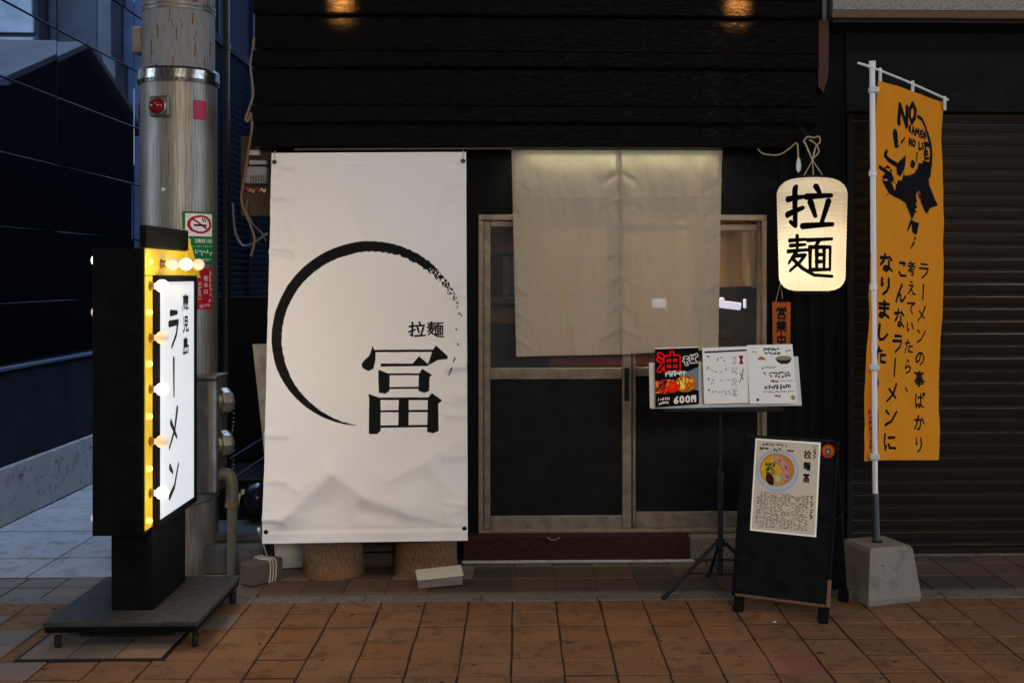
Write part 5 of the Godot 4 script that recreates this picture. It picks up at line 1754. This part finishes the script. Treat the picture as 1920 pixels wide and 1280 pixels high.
# ------------------------------------------------------------------ blackboard with the bowl poster
func a_board() -> void:
	var a: Vector3 = Vector3(1.0725, 0, 1.0678)
	var c: Vector3 = Vector3(1.4641, 0, 1.2845)
	var mid := (a + c) / 2.0
	var w := a.distance_to(c)
	var turn := -atan2(c.z - a.z, c.x - a.x)
	var b := thing("pavement_board", "black folding pavement board with a ramen poster", "pavement sign", mid, turn)
	var lean := 0.235
	var H := 0.80
	var hw := w / 2 + 0.018
	var t := Vector3(0, cos(lean), -sin(lean))
	var nrm := Vector3(0, sin(lean), cos(lean))
	var base := Vector3(0, 0.075, 0.0)
	var bs := Basis(Vector3(1, 0, 0), t, nrm)
	var s := begin()
	box(s, base + t * H / 2, Vector3(hw * 2 - 0.02, H - 0.02, 0.014), 0.003, bs)
	part(b, "board", s, mats.chalkboard)
	for sx in [-1, 1]:
		s = begin()
		box(s, base + t * (H / 2) + Vector3(sx * (hw - 0.006), 0, 0), Vector3(0.016, H, 0.024), 0.004, bs)
		part(b, "frame_side", s, mats.black_paint)
		s = begin()
		box(s, t * 0.05 + Vector3(sx * (w / 2 - 0.012), -0.002, -0.002), Vector3(0.05, 0.12, 0.028), 0.005, bs)
		part(b, "leg", s, mats.black_paint)
	for e in [0.006, H - 0.006]:
		s = begin()
		box(s, base + t * e, Vector3(hw * 2 - 0.03, 0.014, 0.024), 0.004, bs)
		part(b, "frame_rail", s, mats.worn_wood if e < 0.1 else mats.iron)
	# rear leaf
	var apex := base + t * H
	var t2 := Vector3(0, -cos(lean * 1.05), -sin(lean * 1.05))
	var b2 := Basis(Vector3(1, 0, 0), -t2, Vector3(0, 0, 1).rotated(Vector3(1, 0, 0), 0.25))
	s = begin()
	box(s, apex + t2 * 0.42 + Vector3(0, -0.005, -0.02), Vector3(hw * 2 - 0.02, 0.78, 0.014), 0.003, Basis(Vector3(1, 0, 0), -t2, Vector3(1, 0, 0).cross(-t2)))
	part(b, "rear_leaf", s, mats.chalkboard)
	for sx in [-1, 1]:
		s = begin()
		tube(s, [apex + t2 * 0.4 + Vector3(sx * (hw - 0.01), 0, -0.02), base + t * (H - 0.4) + Vector3(sx * (hw - 0.01), 0, -0.01)], 0.002, 6, false)
		part(b, "stay_chain", s, mats.iron)
		s = begin()
		box(s, apex + t2 * 0.845 + Vector3(sx * (w / 2 - 0.012), 0, -0.02), Vector3(0.05, 0.07, 0.028), 0.004, Basis(Vector3(1, 0, 0), -t2, Vector3(1, 0, 0).cross(-t2)))
		part(b, "rear_leg", s, mats.black_paint)
	part(b, "worn_corner", span(Vector3(hw - 0.012, 0.07, -0.02), Vector3(hw + 0.004, 0.20, 0.0), 0.003), mats.worn_wood, Vector3.ZERO, Vector3(-lean, 0, 0)).position = Vector3(0, 0.012, 0.03)
	# poster
	var im := blank(384, 512, Color(0.76, 0.72, 0.66))
	var rng := rng_of(91)
	for k in 900:
		dab(im, rng.randi_range(0, 383), rng.randi_range(0, 511), Color(0.66, 0.61, 0.55), 0.5)
	poly(im, "0,0 384,0 384,512 0,512 0,0 10,10 10,502 374,502 374,10 10,10", Color(0.93, 0.91, 0.87))
	disc(im, 140, 172, 126, 116, Color(0.60, 0.65, 0.70))
	disc(im, 140, 172, 118, 107, Color(0.66, 0.70, 0.74))
	disc(im, 138, 166, 102, 90, Color(0.68, 0.44, 0.06))
	disc(im, 132, 168, 90, 78, Color(0.74, 0.58, 0.18))
	for k in 70:
		var an := rng.randf() * TAU
		var r := sqrt(rng.randf())
		disc(im, 132 + cos(an) * 80 * r, 168 + sin(an) * 70 * r, rng.randf_range(3, 9), rng.randf_range(2, 4), [Color(0.74, 0.60, 0.2), Color(0.66, 0.48, 0.1), Color(0.78, 0.66, 0.32)][rng.randi_range(0, 2)], rng.randf() * 3)
	for e in [[150, 112, 40, 26, 0.3], [186, 146, 42, 28, 0.9], [196, 196, 36, 30, 1.4]]:
		disc(im, e[0], e[1], e[2], e[3], Color(0.62, 0.45, 0.38), e[4])
		disc(im, e[0] - 3, e[1] - 4, e[2] * 0.8, e[3] * 0.72, Color(0.70, 0.54, 0.49), e[4])
		disc(im, e[0] + 5, e[1] + 4, e[2] * 0.3, e[3] * 0.3, Color(0.52, 0.34, 0.27), e[4])
	for k in 60:
		disc(im, rng.randf_range(70, 122), rng.randf_range(134, 196), rng.randf_range(3, 8), rng.randf_range(2, 5), [Color(0.07, 0.22, 0.02), Color(0.12, 0.34, 0.04), Color(0.22, 0.42, 0.08)][rng.randi_range(0, 2)], rng.randf() * 3)
	disc(im, 100, 222, 22, 34, Color(0.14, 0.035, 0.05), -0.5)
	disc(im, 94, 214, 12, 22, Color(0.22, 0.06, 0.08), -0.5)
	disc(im, 150, 218, 28, 36, Color(0.62, 0.56, 0.34))
	disc(im, 146, 212, 18, 22, Color(0.70, 0.66, 0.46))
	var ink := Color(0.035, 0.03, 0.03)
	for k in 3:
		glyph(im, ["拉", "麺", "冨"][k], 292, 48 + 64 * k, 40, 46, 3.4, ink, 0.8)
	scribble(im, 342, 20, 358, 90, 1, 6, 2.2, ink, rng, 0.9)
	scribble(im, 40, 22, 190, 36, 14, 1, 1.8, ink, rng, 0.9)
	scribble(im, 24, 46, 74, 60, 3, 1, 3.4, ink, rng, 1.0)
	scribble(im, 96, 48, 230, 62, 9, 1, 2.4, ink, rng, 0.8)
	scribble(im, 24, 292, 330, 486, 15, 22, 1.25, Color(0.25, 0.23, 0.21), rng, 0.85)
	scribble(im, 340, 290, 356, 420, 1, 12, 2.0, ink, rng, 0.9)
	var po := thing("ramen_poster", "framed poster of a ramen bowl fixed to the black pavement board", "poster", mid, turn)
	var off := nrm * 0.011
	var f := func(u: float, v: float) -> Vector3:
		return base + t * (H * (1.0 - v)) + Vector3((u - 0.5) * 2.0 * hw, 0, 0) + off
	im.adjust_bcs(1.06, 1.0, 1.15)
	part(po, "sheet", sheet(f.call(0.135, 0.02), f.call(0.825, 0.02), f.call(0.145, 0.595), f.call(0.835, 0.595), 2, 2, 0.003), printed(im, 0.5))
	# stickers
	var im2 := blank(64, 64, Color(0.62, 0.22, 0.012))
	disc(im2, 32, 32, 22, 22, Color(0.70, 0.42, 0.02))
	disc(im2, 32, 32, 14, 14, Color(0.45, 0.12, 0.02))
	disc(im2, 32, 32, 11, 11, Color(0.16, 0.34, 0.46))
	disc(im2, 32, 34, 5, 5, Color(0.7, 0.74, 0.76))
	poly(im2, "0,46 64,46 64,64 0,64", Color(0.62, 0.16, 0.14))
	var st := thing("round_sticker", "round orange sticker at the upper corner of the pavement board", "sticker", mid, turn)
	s = begin()
	var cen: Vector3 = f.call(0.905, 0.07)
	var n := 28
	s.set_smooth_group(0)
	for k in n:
		for q in [Vector2.ZERO, Vector2.from_angle(-TAU * k / n), Vector2.from_angle(-TAU * (k + 1) / n)]:
			s.set_uv(Vector2(0.5, 0.5) + Vector2(q.x, -q.y) * 0.48)
			s.add_vertex(cen + Vector3(1, 0, 0) * q.x * 0.034 + t * q.y * 0.034)
	part(st, "disc", s, printed(im2, 0.4))

# ------------------------------------------------------------------ small things
func small_things() -> void:
	var s: SurfaceTool
	# log stumps under the banner
	var rng := rng_of(101)
	for e in [["log stump under the left half of the white banner", -1.0451, 0.29, 0.165], ["log stump under the right half of the white banner", -0.5319, 0.25, 0.173]]:
		var b := thing("log_stump", e[0], "log stump", Vector3(e[1], 0.008, e[2]), rng.randf() * 6, "log stumps")
		s = begin()
		var prof := []
		var R: float = e[3]
		for k in 9:
			var t := k / 8.0
			prof.append(Vector2(R * (1.05 - 0.06 * sqrt(t)) + rng.randf_range(-0.002, 0.002), t * 0.27))
		lathe(s, prof, 40)
		part(b, "bark", s, mats.bark)
		s = begin()
		lathe(s, [Vector2(R * 0.985, 0.268), Vector2(R * 0.96, 0.276), Vector2(0.0, 0.277)], 40)
		part(b, "cut_face", s, mats.cut_wood)
	var wb := thing("white_board", "white board leaning against the wall behind the banner", "board")
	s = begin()
	hexa(s, [Vector3(-1.371, 0.0193, 0.24), Vector3(-1.022, 0.0165, 0.14), Vector3(-1.028, 0.0067, 0.1), Vector3(-1.3793, 0.0094, 0.2), Vector3(-1.5324, 1.275, 0.12), Vector3(-1.028, 1.2884, 0.1), Vector3(-1.0341, 1.2862, 0.06), Vector3(-1.5414, 1.2727, 0.08)])
	part(wb, "panel", s, mats.white_board)
	var sd := thing("shade_fill_crate", "added dark crate filling the shaded gap between the two log stumps", "crate", Vector3(-0.8082, 0.008, 0.2))  # added dark filler that stands in for shade between the stumps
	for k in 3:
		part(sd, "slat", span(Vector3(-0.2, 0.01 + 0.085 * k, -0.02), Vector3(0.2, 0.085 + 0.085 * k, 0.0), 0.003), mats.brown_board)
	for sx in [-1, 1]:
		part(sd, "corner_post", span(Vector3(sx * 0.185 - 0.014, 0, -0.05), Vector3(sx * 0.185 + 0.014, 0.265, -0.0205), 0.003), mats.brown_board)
	# paving stone with a pale top
	var pb := thing("loose_paver", "loose grey paving brick with a pale worn top in front of the stumps", "paving brick", Vector3(-0.4309, 0, 0.5555) + Vector3(0, 0.0, 0.03), 0.16)
	pb.rotation = Vector3(0.24, 0.17, 0.05)
	pb.position.y = 0.016
	part(pb, "brick", span(Vector3(-0.118, 0.009, -0.05), Vector3(0.118, 0.062, 0.05), 0.006), mats.concrete)
	part(pb, "pale_top", span(Vector3(-0.124, 0.0625, -0.055), Vector3(0.124, 0.073, 0.052), 0.004), mat(Color(0.74, 0.68, 0.56), 0.85, 0, noise_cache.values()[0], Vector3(6, 6, 6)), Vector3.ZERO, Vector3(0.04, 0.03, 0.0))
	# wooden block tied with cord
	var wk := thing("tied_block", "weathered wooden block tied with cord beside the sign's base", "wooden block", Vector3(-1.4054, 0, 0.4641), 0.95)
	part(wk, "block", span(Vector3(-0.11, 0.004, -0.055), Vector3(0.11, 0.125, 0.055), 0.01), mats.old_wood)
	for k in 3:
		s = begin()
		var xx := 0.0 + 0.02 * k
		tube(s, [Vector3(xx, 0.004, 0.058), Vector3(xx + 0.008, 0.06, 0.06), Vector3(xx + 0.005, 0.125, 0.056), Vector3(xx - 0.008, 0.13, 0.0), Vector3(xx, 0.126, -0.056), Vector3(xx, 0.03, -0.06)], 0.005, 7)
		part(wk, "cord", s, mats.rope)
	s = begin()
	tube(s, [Vector3(0.04, 0.13, 0.0), Vector3(0.0, 0.2, 0.02), Vector3(-0.045, 0.29, 0.03)], 0.0035, 6)
	part(wk, "loose_cord", s, mats.rope)
	s = begin()
	lathe(s, [Vector2(0.0, 0.0), Vector2(0.008, 0.004), Vector2(0.009, 0.02), Vector2(0.0, 0.03)], 10, Vector3(-0.045, 0.285, 0.03))
	part(wk, "cord_end", s, mats.white_plastic)
	# green shoots by the pipe
	var gp := thing("green_sprig", "tiny pale green sprig beside the pipe under the hose inlet", "plant", Vector3(-1.5891, 0.4207, 0.2))
	for e in [[0.0, 0.0], [0.02, 0.022], [-0.006, -0.02]]:
		part(gp, "leaf", sheet(Vector3(e[0] - 0.011, e[1] + 0.014, 0), Vector3(e[0] + 0.011, e[1] + 0.018, 0.004), Vector3(e[0] - 0.008, e[1] - 0.012, 0.012), Vector3(e[0] + 0.009, e[1] - 0.01, 0.01), 3, 3, 0.0012, func(u: float, v: float) -> float: return 0.004 * sin(u * PI)), mat(Color(0.36, 0.5, 0.16), 0.6))
	s = begin()
	tube(s, [Vector3(0, 0, 0), Vector3(-0.015, -0.14, 0.0), Vector3(-0.02, -0.36, 0.0)], 0.002, 5)
	part(gp, "stem", s, mat(Color(0.12, 0.2, 0.06), 0.7))
	# drain cover in front of the sign
	var dc := thing("drain_cover", "flat dark metal drain cover set in the tiles under the arrow sign", "drain cover", Vector3(-1.87, 0.0, 1.56))
	part(dc, "frame", span(Vector3(-0.32, -0.02, -0.22), Vector3(0.33, 0.0055, 0.20), 0.003), mats.iron)
	for k in 3:
		part(dc, "lid_tile", span(Vector3(-0.30 + 0.205 * k, 0.0057, -0.2), Vector3(-0.10 + 0.205 * k, 0.0085, 0.18), 0.002), mats["grey_tile%d" % k])
	# meter and wiring at the left end of the shop
	var mb := thing("meter_board", "brown wooden board with electric meter and loose wires left of the banner", "electric meter", Vector3(-1.5329, 2.2421, 0.05))
	var o := mb.position
	part(mb, "backboard", span(Vector3(-1.6173, 2.0118, 0.03) - o, Vector3(-1.441, 2.4705, 0.05) - o, 0.004), mats.brown_board)
	part(mb, "meter_case", span(Vector3(-1.5756, 2.1957, 0.051) - o, Vector3(-1.4513, 2.2903, 0.13) - o, 0.006), mats.cable_grey)
	part(mb, "meter_head", span(Vector3(-1.5572, 2.3036, 0.051) - o, Vector3(-1.4526, 2.3289, 0.11) - o, 0.005), mat(Color(0.36, 0.36, 0.37), 0.5))
	part(mb, "junction_box", span(Vector3(-1.5603, 2.3591, 0.051) - o, Vector3(-1.4974, 2.3879, 0.1) - o, 0.004), mat(Color(0.5, 0.5, 0.5), 0.5))
	for k in 6:
		part(mb, "vent_fin", span(Vector3(-1.542, 2.2017, 0.131) - o + Vector3(0.0145 * k, 0, 0), Vector3(-1.536, 2.2408, 0.136) - o + Vector3(0.0145 * k, 0, 0), 0.001), mat(Color(0.07, 0.06, 0.055), 0.6))
	for e in [[466, 357, Color(0.34, 0.02, 0.02)], [475, 360, Color(0.42, 0.3, 0.17)], [486, 358, Color(0.3, 0.02, 0.02)], [495, 359, Color(0.66, 0.63, 0.58)]]:
		s = begin()
		var q := Vector3((e[0] - 478) / 322.0, (330 - e[1]) / 322.0, 0.06)
		tube(s, [q + Vector3(-0.012, 0.0, 0), q + Vector3(0, 0.012, 0.006), q + Vector3(0.012, -0.006, 0.004), q + Vector3(0.02, 0.012, 0)], 0.0045, 7)
		part(mb, "wire", s, mat(e[2], 0.5))
	# cables down the end of the boards
	var c1 := thing("brown_cable", "brown cable hanging down the left end of the fascia boards", "cable")
	s = begin()
	tube(s, [Vector3(-1.4894, 2.9991, 0.27), Vector3(-1.4961, 2.9136, 0.28), Vector3(-1.5079, 2.848, 0.28), Vector3(-1.4979, 2.7579, 0.285), Vector3(-1.492, 2.6746, 0.285), Vector3(-1.5145, 2.5934, 0.29), Vector3(-1.5322, 2.5428, 0.29), Vector3(-1.5215, 2.5286, 0.285), Vector3(-1.5049, 2.574, 0.28), Vector3(-1.5013, 2.4919, 0.27), Vector3(-1.5352, 2.386, 0.2), Vector3(-1.5648, 2.2639, 0.15), Vector3(-1.596, 2.114, 0.12), Vector3(-1.5778, 2.0377, 0.12), Vector3(-1.546, 1.9501, 0.1), Vector3(-1.5247, 1.8706, 0.1), Vector3(-1.5506, 1.7791, 0.08)], 0.007, 8)
	part(c1, "sheath", s, mats.cable)
	var c2 := thing("grey_cable", "thin blue grey cable looping low beside the brown one", "cable")
	s = begin()
	tube(s, [Vector3(-1.7467, 2.1095, -0.3), Vector3(-1.7339, 1.9476, -0.3), Vector3(-1.7081, 1.8763, -0.3), Vector3(-1.6643, 1.8459, -0.25), Vector3(-1.5791, 1.8578, -0.1), Vector3(-1.4698, 1.9099, 0.03)], 0.007, 8)
	part(c2, "sheath", s, mats.cable_grey)
	var c3 := thing("short_cable", "short brown cable crossing behind the grey loop", "cable")
	s = begin()
	tube(s, [Vector3(-1.5735, 2.1119, 0.06), Vector3(-1.5796, 2.0411, 0.06), Vector3(-1.5452, 1.9646, 0.05), Vector3(-1.4983, 1.9157, 0.04), Vector3(-1.4729, 1.8666, 0.03)], 0.005, 8)
	part(c3, "sheath", s, mats.cable)
	# litter
	var lit := thing("paper_scrap", "tiny pale scrap on the tiles before the pavement board", "litter", Vector3(1.223, 0, 1.2695))
	part(lit, "scrap", boxed(Vector3(0.014, 0.004, 0.01), 0.001), mats.white_card, Vector3(0, 0.004, 0))
	for e in [["small black leaf lying on a tile below the pavement board", 1540, 1226, 0.2], ["small dark leaf on the tile in front of the door", 1070, 1205, 0.6], ["curled dark leaf on the tile below the menu stand", 1322, 1226, 0.1]]:
		var lf := thing("fallen_leaf", e[0], "leaf", [Vector3(1.3253, 0, 1.742), Vector3(0.2289, 0, 1.5553), Vector3(0.8136, 0, 1.7286)][int(e[3] > 0.5) + 2 * int(e[3] < 0.15)])
		lf.rotation.y = e[3]
		part(lf, "blade", sheet(Vector3(-0.02, 0.006, -0.009), Vector3(0.02, 0.005, -0.007), Vector3(-0.019, 0.005, 0.009), Vector3(0.021, 0.006, 0.008), 4, 2, 0.001, func(u: float, v: float) -> float: return 0.003 * sin(u * PI)), mat(Color(0.02, 0.016, 0.013), 0.7))

# ------------------------------------------------------------------ what shows through the door
func interior_things() -> void:
	omni("room_light", Vector3(1.1, 2.0, -1.0), Color(1.0, 0.70, 0.40), 2.0, 0.06)
	var l := thing("room_lamp", "warm globe lamp hanging inside the ramen shop", "lamp", Vector3(1.1, 2.0, -1.0))
	var s := begin()
	var bp := []
	for k in 11:
		var a := PI * (k / 10.0 - 0.5)
		bp.append(Vector2(cos(a) * 0.06, sin(a) * 0.06))
	lathe(s, bp, 20)
	part(l, "globe", s, glow(Color(1.0, 0.76, 0.48), 2.0))
	s = begin()
	tube(s, [Vector3(0, 0.06, 0), Vector3(0, 0.3, 0)], 0.004, 6, false)
	part(l, "lamp_cord", s, mats.iron)
	var hc := thing("inner_cloth", "short tan cloth hanging inside the right door pane", "cloth")
	part(hc, "cloth", sheet(Vector3(1.2184, 2.0021, -0.35), Vector3(1.4404, 2.0024, -0.35), Vector3(1.2349, 1.5965, -0.35), Vector3(1.4337, 1.6031, -0.35), 16, 10, 0.002, func(u: float, v: float) -> float: return 0.014 * sin(u * 9.0)), mat(Color(0.46, 0.28, 0.12), 0.9))
	part(hc, "cloth", sheet(Vector3(1.0378, 2.0024, -0.36), Vector3(1.2134, 2.0026, -0.36), Vector3(1.0444, 1.6064, -0.36), Vector3(1.2101, 1.5998, -0.36), 12, 10, 0.002, func(u: float, v: float) -> float: return 0.012 * sin(u * 8.0)), mat(Color(0.46, 0.28, 0.12), 0.9))
	var ct := thing("counter", "dark wooden counter inside the shop", "counter", Vector3(0.4, 0.15, -1.7))
	part(ct, "counter_top", span(Vector3(-1.2, 0.86, -0.3), Vector3(1.3, 0.9, 0.3), 0.006), mats.red_wood)
	part(ct, "counter_front", span(Vector3(-1.15, 0.0, -0.2), Vector3(1.25, 0.858, 0.15), 0.006), mats.dark_room)
	var t1 := thing("lit_screen", "small white lit screen seen through the linen curtain", "screen", Vector3(0.8757, 1.4944, -0.5))
	part(t1, "screen", boxed(Vector3(0.086, 0.056, 0.012), 0.002), glow(Color(0.86, 0.92, 1.0), 6.0))
	part(t1, "screen_stand", span(Vector3(-0.006, -0.5, -0.02), Vector3(0.006, -0.03, -0.008), 0.002), mats.iron)
	var t2 := thing("lit_case", "white lit display case behind the right door pane", "display case", Vector3(1.3816, 1.4757, -0.7))
	s = begin()
	box(s, Vector3(-0.02, 0, 0), Vector3(0.14, 0.05, 0.03), 0.006, Basis(Vector3(0, 0, 1), -0.12))
	box(s, Vector3(-0.075, 0.02, 0.01), Vector3(0.03, 0.06, 0.03), 0.006)
	box(s, Vector3(0.075, 0.01, 0.005), Vector3(0.015, 0.06, 0.03), 0.004)
	part(t2, "lit_case_panel", s, glow(Color(0.86, 0.90, 1.0), 0.75))
	part(t2, "case_stand", span(Vector3(-0.08, -0.55, -0.05), Vector3(0.08, -0.04, -0.02), 0.004), mats.dark_room)
	var fr := thing("drinks_fridge", "dark fridge with a blue edge inside the left door pane", "fridge", Vector3(-0.0967, 1.5142, -0.9))
	part(fr, "fridge_body", span(Vector3(-0.14, -1.2, -0.5), Vector3(0.3, 0.30, 0.0), 0.01), mats.iron)
	part(fr, "blue_trim", span(Vector3(0.035, 0.02, 0.001), Vector3(0.07, 0.28, 0.01), 0.003), mat(Color(0.05, 0.13, 0.42), 0.5))
	part(fr, "grey_trim", span(Vector3(-0.02, 0.02, 0.001), Vector3(0.032, 0.28, 0.008), 0.003), mat(Color(0.10, 0.14, 0.19), 0.5))
	part(fr, "shelf_box", span(Vector3(-0.12, -0.03, 0.001), Vector3(0.12, 0.012, 0.06), 0.004), mat(Color(0.12, 0.10, 0.085), 0.7))
	part(fr, "crate", span(Vector3(-0.12, -0.16, 0.001), Vector3(0.12, -0.06, 0.06), 0.006), mat(Color(0.16, 0.08, 0.045), 0.7))
	part(fr, "upper_box", span(Vector3(-0.1, 0.30, 0.001), Vector3(0.12, 0.42, 0.05), 0.006), mat(Color(0.13, 0.105, 0.085), 0.7))
